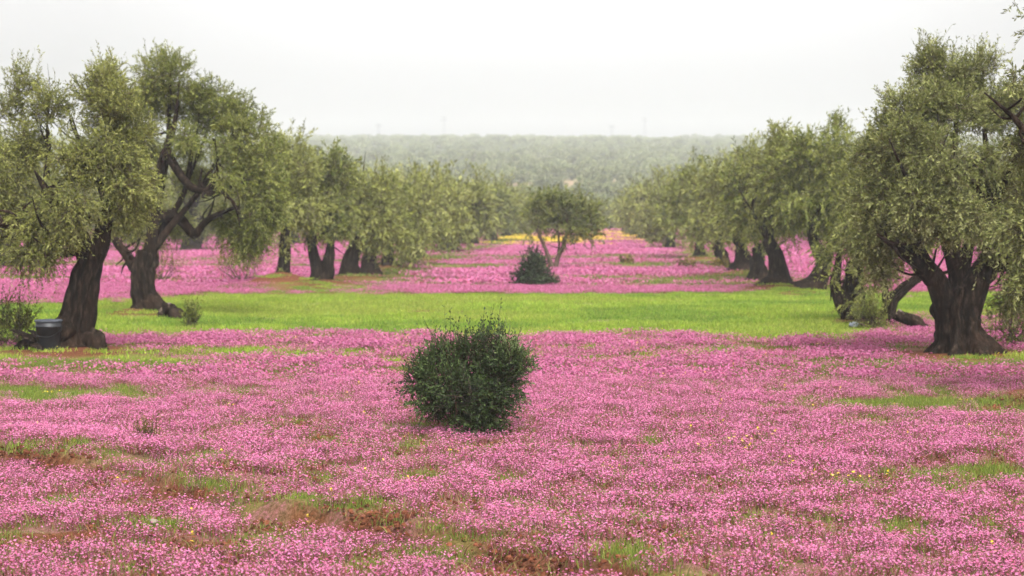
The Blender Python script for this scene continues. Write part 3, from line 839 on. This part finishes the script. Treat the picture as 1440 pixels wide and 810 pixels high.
def discs(n, Rad, h0, h1, fs, rng, cols, petals=True, tilt=.42):
    """little open flowers: five petals each, or one quad when far away"""
    p = rng.normal(size=(n, 2)) * Rad * .5
    z = rng.uniform(h0, h1, n)
    o = np.stack([p[:, 0], p[:, 1], z], 1)
    nr = unit(np.stack([rng.normal(size=n) * tilt, rng.normal(size=n) * tilt, np.ones(n)], 1))
    a = unit(np.cross(nr, rng.normal(size=(n, 3)))); b = np.cross(nr, a)
    s = fs * rng.uniform(.7, 1.25, n)
    base = cols[rng.integers(0, len(cols), n)] * rng.uniform(.85, 1.12, (n, 1))
    Vs, Cs = [], []
    k = 5 if petals else 2
    for i in range(k):
        t0 = 2 * math.pi * i / k if petals else math.pi / 2 * i
        if petals:
            dr = math.cos(t0) * a + math.sin(t0) * b; pr = -math.sin(t0) * a + math.cos(t0) * b
            tip = o + (dr + nr * .35) * s[:, None] * .5
            md = o + (dr * .72 + nr * .15) * s[:, None] * .36
            Vs.append(np.stack([o, md + pr * s[:, None] * .17, tip, md - pr * s[:, None] * .17], 1))
        else:
            dr = a if i == 0 else b
            q = unit(np.cross(dr, nr) + nr * .6)
            Vs.append(np.stack([o - dr * s[:, None] * .5, o + q * s[:, None] * .35, o + dr * s[:, None] * .5, o - q * s[:, None] * .35], 1))
        Cs.append(base)
    V = np.concatenate(Vs).reshape(-1, 3)
    return V, np.arange(len(V)).reshape(-1, 4), np.concatenate(Cs)


def clump(name, mat, *parts):
    V, F, C, o = [], [], [], 0
    for v, f, c in parts:
        V.append(v); F.append(f + o); C.append(c); o += len(v)
    return mesh_from(name, np.concatenate(V), np.concatenate(F), [mat], col=np.concatenate(C))


PINK = np.array([[.58, .17, .34], [.60, .20, .38], [.54, .14, .29], [.60, .22, .39], [.56, .16, .32], [.58, .19, .34], [.50, .11, .22], [.59, .20, .36], [.55, .20, .30]])
STEM = np.array([[.20, .07, .05], [.20, .11, .045], [.15, .15, .05], [.26, .10, .09], [.30, .10, .12]])
GREEN = np.array([[.21, .32, .034], [.268, .365, .042], [.162, .25, .030], [.34, .385, .068], [.232, .335, .038]])
GRN2 = np.array([[.14, .19, .035], [.18, .22, .045], [.11, .16, .03], [.24, .24, .07], [.17, .20, .05]])
YEL = np.array([[.80, .60, .05], [.75, .54, .05], [.80, .66, .16], [.7, .5, .06]])
fl = []
for i in range(4):
    g = np.random.default_rng(500 + i)
    fl.append(clump('f', FLOWM, discs(135, .20, .02, .14, .020, g, PINK), blades(80, .2, .10, .007, g, STEM), blades(16, .2, .085, .009, g, GRN2)))
for i in range(3):
    g = np.random.default_rng(510 + i)
    fl.append(clump('f', FLOWM, discs(85, .36, .05, .14, .036, g, PINK, False), blades(46, .36, .10, .009, g, STEM), blades(30, .36, .06, .02, g, GRN2)))
for i in range(3):
    g = np.random.default_rng(520 + i)
    fl.append(clump('f', FLOWM, discs(110, 1.0, .05, .16, .085, g, PINK, False), blades(60, 1.0, .11, .025, g, STEM), blades(40, 1.0, .08, .04, g, GRN2)))


def wedge(y0, y1, dens, margin=1.06, xpad=5.0):
    area = (2 * .2915 * margin) * (y1 ** 2 - y0 ** 2) / 2 + 2 * xpad * (y1 - y0)
    n = int(area * dens)
    y = np.sqrt(y0 ** 2 + (y1 ** 2 - y0 ** 2) * R.random(n))
    x = (R.random(n) * 2 - 1) * (.2915 * margin * y + xpad)
    return x, y


def field(rings, key, jitter):
    X, Yv, S, K = [], [], [], []
    for y0, y1, dens, k0, k1, s in rings:
        x, y = wedge(y0, y1, dens)
        pk, gr, so, ye = zones(x, y)
        prob = {'pink': pk, 'grass': gr, 'yellow': ye}[key]
        m = R.random(len(x)) < prob * jitter
        x, y, pr = x[m], y[m], prob[m]
        X.append(x); Yv.append(y); S.append(s * R.uniform(.75, 1.2, len(x)) * (.75 + .25 * pr)); K.append(R.integers(k0, k1, len(x)))
    x, y = np.concatenate(X), np.concatenate(Yv)
    return np.c_[x, y, height(x, y) - .01], np.concatenate(S), np.concatenate(K)


p, s, k = field([(10.5, 27, 21, 0, 4, 1), (27, 60, 7.5, 4, 7, 1), (60, 205, 1.5, 7, 10, 1)], 'pink', 1.0)
scatter('pink_flowers', p, R.uniform(0, 6.28, len(p)), s, k, fl)

gm = []
for i in range(3):
    g = np.random.default_rng(530 + i)
    gm.append(clump('g', GRASM, blades(110, .26, .085, .007, g, np.concatenate([GREEN * .75, GRN2, GRN2])), blades(30, .26, .04, .016, g, GRN2)))
for i in range(3):
    g = np.random.default_rng(540 + i)
    tint = [[1, 1, 1], [1.12, 1.0, 1.3], [.72, .80, .9]][i]
    gm.append(clump('g', GRASM, blades(130, .42, .085, .013, g, GREEN * tint), blades(60, .42, .05, .03, g, GREEN * tint)))
for i in range(2):
    g = np.random.default_rng(550 + i)
    gm.append(clump('g', GRASM, blades(130, 1.0, .12, .04, g, GRN2), blades(50, 1.0, .08, .05, g, np.concatenate([STEM, GRN2]))))
p, s, k = field([(10.5, 30, 34, 0, 3, .92), (30, 58, 7, 3, 6, 1), (58, 230, .8, 6, 8, 1)], 'grass', .95)
v_ = fbm(p[:, 0] / 3.5, p[:, 1] / 2.2, 141, 3) + R.normal(size=len(p)) * .05
k = np.where((k >= 3) & (k < 6), np.where(v_ > .58, 4, np.where(v_ < .42, 5, 3)), k)
scatter('grass', p, R.uniform(0, 6.28, len(p)), s, k, gm)

ym = []
g = np.random.default_rng(560)
ym.append(clump('y', FLOWM, discs(9, .20, .10, .19, .034, g, YEL), blades(14, .1, .16, .006, g, GRN2)))
ym.append(clump('y', FLOWM, discs(3, .08, .09, .18, .035, g, YEL), blades(8, .1, .15, .006, g, GRN2)))
ym.append(clump('y', FLOWM, discs(70, 1.0, .08, .22, .12, g, YEL, False), blades(40, 1.0, .14, .03, g, GREEN)))
p, s, k = field([(10.5, 60, 5, 0, 2, 1), (110, 190, .25, 2, 3, 1)], 'yellow', .8)
x, y = wedge(11, 40, .16); z = height(x, y)
q = np.c_[x, y, z]
scatter('yellow_flowers', np.vstack([p, q]), R.uniform(0, 6.28, len(p) + len(q)), np.r_[s, R.uniform(.5, 1, len(q))], np.r_[k, np.ones(len(q), int)], ym)

cm = []
CLOD = leaf_mat('red_earth', .0, .3, .95, .05)
for i in range(3):
    g = np.random.default_rng(570 + i)
    Vs, Fs, Cs, o_ = [], [], [], 0
    for q in range(16):
        c_ = np.r_[g.normal(size=2) * .13, g.uniform(-.005, .012)]
        r_ = g.uniform(.005, .020)
        th = np.linspace(0, 6.283, 6, endpoint=False)
        V_ = [np.stack([np.cos(th) * r_ * a_, np.sin(th) * r_ * a_, np.full(6, z_ * r_)], 1) * g.uniform(.7, 1.25, (6, 1)) for a_, z_ in ((1, -.3), (.95, .3), (.5, .75), (.02, .8))]
        V_ = np.concatenate(V_) + c_
        j = np.arange(6); k2 = (j + 1) % 6
        F_ = np.concatenate([np.stack([b_ * 6 + j, b_ * 6 + k2, (b_ + 1) * 6 + k2, (b_ + 1) * 6 + j], 1) for b_ in range(3)])
        Vs.append(V_); Fs.append(F_ + o_); o_ += 24
        Cs.append(np.tile(np.array([[.11, .038, .02]]) * g.uniform(.5, 1.6), (len(F_), 1)))
    dr = blades(16, .26, .06, .006, g, np.array([[.20, .12, .06], [.13, .06, .03], [.16, .17, .05]]), lean=1.4)
    cm.append(clump('c', CLOD, (np.concatenate(Vs), np.concatenate(Fs), np.concatenate(Cs)), dr))
x, y = wedge(10.5, 24, 60)
pk, gr, so, ye = zones(x, y)
m = R.random(len(x)) < np.maximum(so, .12) ** 1.0
x, y = x[m], y[m]
scatter('soil_clods', np.c_[x, y, height(x, y)], R.uniform(0, 6.28, len(x)), R.uniform(.6, 1.7, len(x)), R.integers(0, 3, len(x)), cm)

# ------------------------------------------------------------------ the ground sheet
ys = np.concatenate([np.linspace(-120, 4, 24), np.arange(5, 9, .5), np.arange(9, 30, .075), np.arange(30, 62, .16), np.arange(62, 240, 1.2), np.arange(240, 1500, 12)])
xs1 = np.concatenate([np.arange(0, 9, .085), np.arange(9, 24, .25), np.arange(24, 90, 1.5), np.linspace(91, 1000, 60)])
xs = np.concatenate([-xs1[:0:-1], xs1])
GX, GY = np.meshgrid(xs, ys)
gx, gy = GX.ravel(), GY.ravel()
gz = height(gx, gy)
pk, gr, so, ye = zones(gx, gy)
nx = len(xs)
ii = (np.arange(len(ys) - 1)[:, None] * nx + np.arange(nx - 1)[None, :]).ravel()
F = np.stack([ii, ii + 1, ii + nx + 1, ii + nx], 1)
gm_ = bpy.data.materials.new('field_soil')
nt, N, L = nodes(gm_)
out = N('ShaderNodeOutputMaterial'); pb = N('ShaderNodeBsdfPrincipled'); pb.inputs['Roughness'].default_value = .95; pb.inputs['Specular IOR Level'].default_value = .05
tc = N('ShaderNodeTexCoord')
at_ = N('ShaderNodeAttribute'); at_.attribute_name = 'cover'
sp = N('ShaderNodeSeparateColor'); L(at_.outputs['Color'], sp.inputs[0])


def noise(scale, det=6, rough=.6):
    n = N('ShaderNodeTexNoise'); n.inputs['Scale'].default_value = scale; n.inputs['Detail'].default_value = det; n.inputs['Roughness'].default_value = rough
    L(tc.outputs['Object'], n.inputs[0])
    return n.outputs[0]


def ramp(src, stops):
    r = N('ShaderNodeValToRGB'); e = r.color_ramp.elements
    e[0].position, e[0].color = stops[0][0], (*stops[0][1], 1); e[1].position, e[1].color = stops[-1][0], (*stops[-1][1], 1)
    for ps, c in stops[1:-1]:
        q = e.new(ps); q.color = (*c, 1)
    L(src, r.inputs[0])
    return r.outputs[0]


def mix(f, a, b):
    m = N('ShaderNodeMixRGB')
    L(f, m.inputs[0]); L(a, m.inputs[1]); L(b, m.inputs[2])
    return m.outputs[0]


fine = noise(26, 8, .75); mid = noise(1.1, 5)
soilc = ramp(fine, [(.3, (.035, .012, .007)), (.5, (.13, .042, .021)), (.72, (.25, .095, .05))])
pinkc = ramp(fine, [(.32, (.06, .035, .015)), (.48, (.18, .09, .06)), (.7, (.42, .14, .22))])
grasc = mix(ramp(mid, [(.35, (.25, .25, .25)), (.65, (.6, .6, .6))]), ramp(fine, [(.32, (.05, .035, .015)), (.5, (.13, .15, .03)), (.7, (.24, .27, .06))]), ramp(mid, [(.3, (.12, .16, .03)), (.5, (.17, .22, .04)), (.72, (.26, .28, .06))]))
yelc = ramp(fine, [(.3, (.3, .25, .04)), (.7, (.65, .45, .05))])
c = mix(sp.outputs[0], soilc, pinkc); c = mix(sp.outputs[1], c, grasc); c = mix(sp.outputs[2], c, soilc)
fa = N('ShaderNodeMath'); fa.operation = 'MULTIPLY'; L(at_.outputs['Alpha'], fa.inputs[0]); fa.inputs[1].default_value = 1.0
c = mix(fa.outputs[0], c, yelc)
dk = N('ShaderNodeHueSaturation'); dk.inputs['Value'].default_value = .74; L(c, dk.inputs['Color']); c = dk.outputs[0]
sxy = N('ShaderNodeSeparateXYZ'); L(tc.outputs['Object'], sxy.inputs[0])
hr = N('ShaderNodeMapRange'); hr.inputs[1].default_value = 215; hr.inputs[2].default_value = 260; L(sxy.outputs['Y'], hr.inputs[0])
hillc = ramp(noise(.02, 4), [(.35, (.085, .105, .04)), (.52, (.12, .12, .055)), (.68, (.24, .14, .09))])
c = mix(hr.outputs[0], c, hillc)
L(c, pb.inputs['Base Color'])
bp = N('ShaderNodeBump'); bp.inputs['Strength'].default_value = .8; bp.inputs['Distance'].default_value = .04
L(fine, bp.inputs['Height']); L(bp.outputs[0], pb.inputs['Normal']); L(pb.outputs[0], out.inputs[0])
me = mesh_from('ground', np.c_[gx, gy, gz], F, [gm_], smooth=True)
a = me.attributes.new('cover', 'FLOAT_COLOR', 'POINT')
yfar = ye * (gy > 100) * .35
a.data.foreach_set('color', np.c_[pk, gr, so, yfar].astype(np.float32).ravel())
go_ = link('ground', me); go_['kind'] = 'structure'


# ------------------------------------------------------------------ bushes
def bush(name, label, base, Y, lobes, P, ll, n, seed, stems, tl=.16, tm=.40, droop=.1, upright=.9, gap=.36, cat='bush', group=None, mat=BUSHM, sprigs=60, wood=(.05, .035, .025), per=10):
    rng = np.random.default_rng(seed)
    x0 = (base[0] - 720) / FPX * Y
    z0 = float(height(np.array([x0]), np.array([Y]))[0])
    B = np.array([x0, Y, z0])
    o = empty(name, B, label, cat, group)
    lb = np.array(px_lobes(lobes, Y)); lb[:, :3] -= B
    sp_ = []
    for i in range(stems):
        c = lb[i % len(lb), :3] + rng.normal(size=3) * lb[i % len(lb), 3:6] * .4
        s = rng.normal(size=3) * [.06, .06, 0]
        r = .016 * (Y / 21) ** .5
        sp_.append(tube(np.array([s + [0, 0, -.05], s * .6 + c * .4 + rng.normal(size=3) * .05, c * 1.05]), [r, r * .8, r * .25], 5, 7, .05, rng))
    v, f = join(sp_)
    link('stems', mesh_from('stems', v, f, [BARKL], smooth=True), o)
    v, f, c = leaves(lb, n // per, per, ll, ll * .42, tl, rng, P, droop, .35, gap, tm, upright=upright, gs=4.0, sprigs=sprigs, wood=wood)
    link('foliage', mesh_from('foliage', v, f, [mat], col=c), o)
    return o


bush('bush', 'dense dark green bush standing alone in the pink flowers, in front', (658, 616), 20.6,
     [(590, 538, 18, 15, 0), (606, 516, 18, 15, 0.1), (630, 504, 20, 14, 0), (658, 496, 20, 13, 0), (690, 490, 19, 14, 0.1), (716, 502, 15, 13, 0), (734, 518, 12, 13, 0), (622, 536, 28, 24, -0.1), (660, 528, 30, 26, 0.2), (698, 524, 28, 24, 0), (610, 564, 20, 18, -0.1), (648, 562, 32, 26, -0.3), (690, 560, 26, 24, -0.2), (712, 546, 16, 18, 0.1), (628, 588, 20, 16, -0.1), (660, 592, 28, 16, -0.2), (690, 590, 20, 16, 0), (648, 605, 22, 10, -0.1), (680, 606, 20, 10, 0), (664, 545, 32, 30, 0.4)],
     PAL_BUSH * [1.15, 1.25, .9], .047, 34000, 611, 26, tl=.19, tm=.43, sprigs=90, gap=.36)
bush('bush', 'small dark cone shaped bush below the lone olive tree', (750, 404), 58.5,
     [(750, 368, 10, 12, 0), (750, 380, 15, 12, 0), (744, 392, 16, 11, 0), (758, 394, 17, 10, 0), (750, 396, 24, 8, 0), (768, 399, 10, 5, 0), (730, 399, 8, 6, 0)],
     PAL_BUSH, .11, 7000, 602, 10, tl=.3, tm=.38, sprigs=20)
bush('shrub', 'grey green shrub at the left edge beside the black bucket', (28, 500), 33.0,
     [(12, 470, 20, 24, 0), (34, 462, 14, 20, 0), (-10, 480, 24, 30, 0)], PAL_GREEN * .8, .07, 3200, 603, 10, tl=.3, tm=.42, sprigs=60, gap=.44)
bush('shrub', 'small green tuft of shrub right of the log at the forked tree', (270, 464), 39.0,
     [(271, 453, 9, 12, 0), (265, 456, 7, 8, 0)], PAL_GREEN, .07, 900, 604, 6, tl=.2, tm=.45)
bush('shrub', 'straggly shrub in pink flowers at the right edge past the fluted trunk', (1425, 488), 33.5,
     [(1400, 455, 22, 18, 0), (1432, 445, 22, 30, 0), (1420, 470, 26, 16, 0), (1455, 460, 24, 30, 0)], PAL_OLIVE, .07, 3000, 605, 10, tl=.3, tm=.42, gap=.46)
bush('dry_weed', 'dark dry weed tuft in the pink flowers at lower left', (206, 632), 19.5,
     [(206, 622, 16, 7, 0), (196, 626, 9, 5, 0)], PAL_OLIVE * [.9, .6, .5], .03, 1500, 606, 12, tl=.10, tm=.3, cat='weed', upright=.6)
bush('shrub', 'bare twiggy shrub on pink ground between forked tree and red mound', (225, 392), 62.0,
     [(225, 374, 20, 14, 0), (205, 378, 14, 12, 0), (246, 380, 14, 12, 0)], PAL_OLIVE * [1.1, .7, .6], .08, 900, 607, 12, tl=.35, tm=.4, gap=.46)
bush('shrub', 'twiggy reddish shrub under the drooping crown left of the red mound', (338, 398), 62.0,
     [(338, 378, 24, 16, 0), (318, 372, 14, 16, 0), (356, 384, 14, 10, 0)], PAL_OLIVE * [1.1, .8, .7], .08, 1100, 608, 12, tl=.35, tm=.4, gap=.46)
bush('shrub', 'leafy green sprout at the foot of the drooping olive at right', (1232, 462), 38.5,
     [(1228, 448, 16, 12, 0), (1212, 452, 12, 9, 0)], PAL_GREEN, .07, 1500, 609, 8, tl=.22, tm=.42)
for j, (px, py, w) in enumerate([(1078, 362, 10), (963, 378, 12), (880, 372, 10), (1010, 377, 8)]):
    lab = ['small brown weed patch under the cone trunk crown at right', 'brown weed tuft in pink flowers right of the lone olive tree', 'low dark weed just right of the lone olive trunk', 'brown weed tuft near the low dark trunk at right'][j]
    bush('weed', lab, (px, py), ground(px, py)[1], [(px, py - 1, w, 2, 0), (px + 7, py - 1, w * .8, 1.6, 0), (px - 7, py - 1, w * .6, 1.5, 0)], PAL_OLIVE * [1, .7, .6],   .12, 330, 620 + j, 6, tl=.16, tm=.36, cat='weed')


# ------------------------------------------------------------------ small things by the trunks
def lathe(prof, segs=28):
    th = np.linspace(0, 2 * np.pi, segs, endpoint=False)
    V = np.concatenate([np.stack([r * np.cos(th), r * np.sin(th), np.full(segs, z)], 1) for r, z in prof])
    F = []
    j = np.arange(segs); kk = (j + 1) % segs
    for i in range(len(prof) - 1):
        F.append(np.stack([i * segs + j, i * segs + kk, (i + 1) * segs + kk, (i + 1) * segs + j], 1))
    return V, np.concatenate(F)


bx, by = (67 - 720) / FPX * 31.2, 31.2
bz = float(height(np.array([bx]), np.array([by]))[0])
bk = empty('bucket', (bx, by, bz), 'black bucket with pale grey lid against the left olive roots', 'bucket')
v, f = lathe([(.001, .0), (.19, .0), (.20, .02), (.222, .40), (.236, .405), (.236, .43), (.224, .435), (.228, .50), (.222, .505)])
link('body', mesh_from('body', v, f, [plain_mat('black_plastic', (.012, .013, .015), .45, .3, 9, .1)], smooth=True), bk)
v, f = lathe([(.23, .495), (.243, .50), (.243, .525), (.23, .535), (.20, .53), (.10, .54), (.001, .545)])
link('lid', mesh_from('lid', v, f, [plain_mat('pale_plastic', (.055, .06, .07), .95, .3, 7, .1, 0)], smooth=True), bk)
v, f = tube(np.array([[.236, 0, .42], [.25, -.12, .34], [.12, -.27, .25], [0, -.29, .23], [-.12, -.27, .25], [-.25, -.12, .34], [-.236, 0, .42]]), [.006] * 7, 6, 22, 0)
link('handle', mesh_from('handle', v, f, [plain_mat('dull_wire', (.015, .015, .015), .95, .2, 9, .1, 0)], smooth=True), bk)


def log(label, p0, p1, r, Y, seed):
    rng = np.random.default_rng(seed)
    a, b = at(*p0, Y), at(*p1, Y - .3)
    c = (a + b) / 2
    o = empty('log', c, label, 'log')
    P = np.array([a, a * .65 + b * .35 + [0, 0, .03], a * .3 + b * .7 + [0, 0, .03], b]) - c
    v, f = tube(P, [r, r * 1.08, r * .95, r * .8], 20, 14, .16, rng)
    link('bark', mesh_from('bark', v, f, [BARK], smooth=True), o)
    d = unit(P[0] - P[1]); u = unit(np.cross(d, [0, 0, 1])); w = np.cross(u, d)
    th = np.linspace(0, 6.283, 20, endpoint=False)
    ring = P[0] + d * .012 + r * .97 * (np.cos(th)[:, None] * u + np.sin(th)[:, None] * w)
    rin = P[0] + d * .02 + r * .02 * (np.cos(th)[:, None] * u + np.sin(th)[:, None] * w)
    back = P[0] - d * .08 + r * .9 * (np.cos(th)[:, None] * u + np.sin(th)[:, None] * w)
    V = np.concatenate([back, ring, rin]); j = np.arange(20); kk = (j + 1) % 20
    F = np.concatenate([np.stack([i * 20 + j, i * 20 + kk, (i + 1) * 20 + kk, (i + 1) * 20 + j], 1) for i in range(2)])
    link('cut_end', mesh_from('cut_end', V, F, [plain_mat('cut_wood', (.10, .075, .055), .9, .5, 20)]), o)


log('thick dark cut log leaning at the foot of the forked olive', (234, 438), (256, 458), .24, 41.5, 71)
log('dark log lying between the slender tree and the fluted trunk', (1262, 442), (1302, 465), .13, 38.5, 72)


def stone(label, px, py, r, seed, c):
    rng = np.random.default_rng(seed)
    x, y = ground(px, py)
    z = float(height(np.array([x]), np.array([y]))[0])
    import bmesh
    bm = bmesh.new(); bmesh.ops.create_icosphere(bm, subdivisions=3, radius=1)
    dirs = unit(rng.normal(size=(9, 3))); off = rng.uniform(.7, .95, 9)
    for vv in bm.verts:
        p_ = np.array(vv.co)
        for d_, o_ in zip(dirs, off):
            e_ = p_.dot(d_) - o_
            if e_ > 0: p_ = p_ - d_ * e_ * .9
        vv.co = p_ * [r, r * .8, r * .55]
    m_ = bpy.data.meshes.new('stone'); bm.to_mesh(m_); bm.free()
    m_.materials.append(plain_mat('pale_stone', c, .9, .2, 9, .5))
    o = link('stone', m_, None, (x, y, z + r * .25 + .03))
    tag(o, label, 'stone')


stone('small pale flat stone among flowers at lower left', 216, 746, .04, 81, (.17, .14, .105))
stone('small bluish grey stone at the foot of the drooping olive', 1200, 462, .13, 82, (.22, .24, .28))

# pylons, faint on the ridge
ST = plain_mat('galvanised_steel', (.12, .12, .13), .6)


def bar(a, b, r):
    return tube(np.array([a, (np.array(a) + np.array(b)) / 2, b], float), [r, r, r], 4, 3, 0)


def pylon(px, top, Y, label):
    x = (px - 720) / FPX * Y
    z = float(height(np.array([x]), np.array([float(Y)]))[0])
    h = at(px, top, Y)[2] - z
    o = empty('pylon', (x, Y, z), label, 'pylon', 'pylons on the ridge')
    q = [(-1, -1), (1, -1), (1, 1), (-1, 1)]
    parts = []
    for a, b in q: parts.append(bar((a * 1.3, b * 1.3, -.5), (a * .22, b * .22, h), .05))
    n = 6
    for i in range(n):
        z0, z1 = h * i / n, h * (i + 1) / n
        w0, w1 = 1.3 - 1.08 * i / n, 1.3 - 1.08 * (i + 1) / n
        for j in range(4):
            a, b = q[j], q[(j + 1) % 4]
            parts.append(bar((a[0] * w0, a[1] * w0, z0), (b[0] * w1, b[1] * w1, z1), .035))
    v, f = join(parts); link('mast', mesh_from('mast', v, f, [ST]), o)
    for zz, ww in ((.97, 2.0), (.86, 2.6)):
        v, f = join([bar((-ww, 0, h * zz), (ww, 0, h * zz), .09), bar((-ww, 0, h * zz), (0, 0, h * (zz + .03)), .06), bar((ww, 0, h * zz), (0, 0, h * (zz + .03)), .06)])
        link('crossarm', mesh_from('crossarm', v, f, [ST]), o)


pylon(533, 174, 1085, 'faint pylon on the ridge above the left row of olives')
pylon(625, 164, 1120, 'tallest faint pylon on the hazy ridge left of the middle')
pylon(860, 176, 1090, 'faint short pylon on the ridge above the field end')
pylon(906, 165, 1115, 'faint tall pylon on the ridge toward the right row')

# ------------------------------------------------------------------ haze
import os
hv = np.array([[x, y, z] for x in (-1050, 1050) for y in (-170, 1560) for z in (-4, 78)], float)
hf = np.array([[0, 1, 3, 2], [4, 6, 7, 5], [0, 4, 5, 1], [2, 3, 7, 6], [0, 2, 6, 4], [1, 5, 7, 3]])
hm = bpy.data.materials.new('haze_air'); nt, N, L = nodes(hm)
out = N('ShaderNodeOutputMaterial'); pv = N('ShaderNodeVolumePrincipled')
pv.inputs['Color'].default_value = (.93, .95, .97, 1); pv.inputs['Density'].default_value = .0005; pv.inputs['Anisotropy'].default_value = .1
L(pv.outputs[0], out.inputs['Volume'])
hz = link('haze', mesh_from('haze', hv, hf, [hm])); hz['kind'] = 'stuff'

# ------------------------------------------------------------------ sky and light
SUN_EL, SUN_AZ = math.radians(55), math.radians(160)       # azimuth clockwise from +Y (ahead)
w = bpy.data.worlds.new('World'); SC.world = w; w.use_nodes = True
nt = w.node_tree; nt.nodes.clear(); N, L = nt.nodes.new, nt.links.new
sky = N('ShaderNodeTexSky'); sky.sky_type = 'NISHITA'; sky.sun_disc = False
sky.sun_elevation = SUN_EL; sky.sun_rotation = SUN_AZ
sky.air_density = 1.0; sky.dust_density = 6.0; sky.ozone_density = 1.0
hs = N('ShaderNodeHueSaturation'); hs.inputs['Saturation'].default_value = .0
L(sky.outputs[0], hs.inputs['Color'])
tc = N('ShaderNodeTexCoord'); sx = N('ShaderNodeSeparateXYZ'); L(tc.outputs['Generated'], sx.inputs[0])
ov = N('ShaderNodeMapRange'); ov.interpolation_type = 'SMOOTHSTEP'            # cloud cover brighter towards the zenith
ov.inputs[1].default_value = .15; ov.inputs[2].default_value = .5; ov.inputs[3].default_value = 1.74; ov.inputs[4].default_value = 3.2
L(sx.outputs['Z'], ov.inputs[0])
nv = N('ShaderNodeVectorMath'); nv.operation = 'DOT_PRODUCT'; nv.inputs[1].default_value = (0.03, .999, .0)
L(tc.outputs['Generated'], nv.inputs[0])
gl = N('ShaderNodeMapRange'); gl.interpolation_type = 'SMOOTHSTEP'
gl.inputs[1].default_value = .955; gl.inputs[2].default_value = 1.0; gl.inputs[3].default_value = .86; gl.inputs[4].default_value = 1.2
L(nv.outputs['Value'], gl.inputs[0])
m1 = N('ShaderNodeMath'); m1.operation = 'MULTIPLY'; L(ov.outputs[0], m1.inputs[0]); L(gl.outputs[0], m1.inputs[1])
vm = N('ShaderNodeVectorMath'); vm.operation = 'SCALE'
L(hs.outputs[0], vm.inputs[0]); L(m1.outputs[0], vm.inputs['Scale'])
bg = N('ShaderNodeBackground'); bg.inputs['Strength'].default_value = .15
L(vm.outputs[0], bg.inputs['Color'])
wo = N('ShaderNodeOutputWorld'); L(bg.outputs[0], wo.inputs['Surface'])

sl = bpy.data.lights.new('sun', 'SUN'); sl.energy = 1.3; sl.angle = math.radians(18); sl.color = (1, .96, .9)
so_ = bpy.data.objects.new('sun', sl); COL.objects.link(so_)
from mathutils import Vector
sdir = Vector((math.sin(SUN_AZ) * math.cos(SUN_EL), math.cos(SUN_AZ) * math.cos(SUN_EL), math.sin(SUN_EL)))
so_.rotation_euler = sdir.to_track_quat('Z', 'Y').to_euler(); so_.location = (0, 0, 70)

# ------------------------------------------------------------------ camera
cam = bpy.data.cameras.new('camera'); co = bpy.data.objects.new('camera', cam); COL.objects.link(co)
cam.sensor_width = 36; cam.lens = 36 * FPX / 1440
co.location = (0, 0, CAMZ); co.rotation_euler = (math.pi / 2 - PITCH, 0, 0)
cam.clip_start = .1; cam.clip_end = 6000
cam.dof.use_dof = True; cam.dof.focus_distance = 17; cam.dof.aperture_fstop = (cam.lens / 1000) / .026
SC.camera = co

for n_, (lb_, ct_) in {'pink_flowers': ('low pink wild flowers carpeting the whole field', 'flowers'), 'yellow_flowers': ('small yellow flowers dotted among the pink ones', 'flowers'),
                       'grass': ('short green grass in the strip and patches of the field', 'grass'), 'soil_clods': ('small red clods and dry stalks on the bare soil', 'soil'),
                       'distant_grove': ('grey green olive grove covering the far hillside', 'trees'), 'haze': ('pale haze over the grove and hillside', 'haze'),
                       'ground': ('gently uneven red soil field rising to a far hill', 'ground')}.items():
    tag(bpy.data.objects[n_], lb_, ct_)

SC.view_settings.view_transform = 'Standard'; SC.view_settings.look = 'None'
SC.view_settings.exposure = 0.36; SC.view_settings.gamma = 1.0
SC.render.engine = 'CYCLES'
SC.cycles.max_bounces = 6; SC.cycles.diffuse_bounces = 3; SC.cycles.transmission_bounces = 3; SC.cycles.glossy_bounces = 2
SC.cycles.volume_bounces = 1; SC.cycles.transparent_max_bounces = 4
SC.cycles.use_denoising = True; SC.cycles.denoiser = 'OPENIMAGEDENOISE'
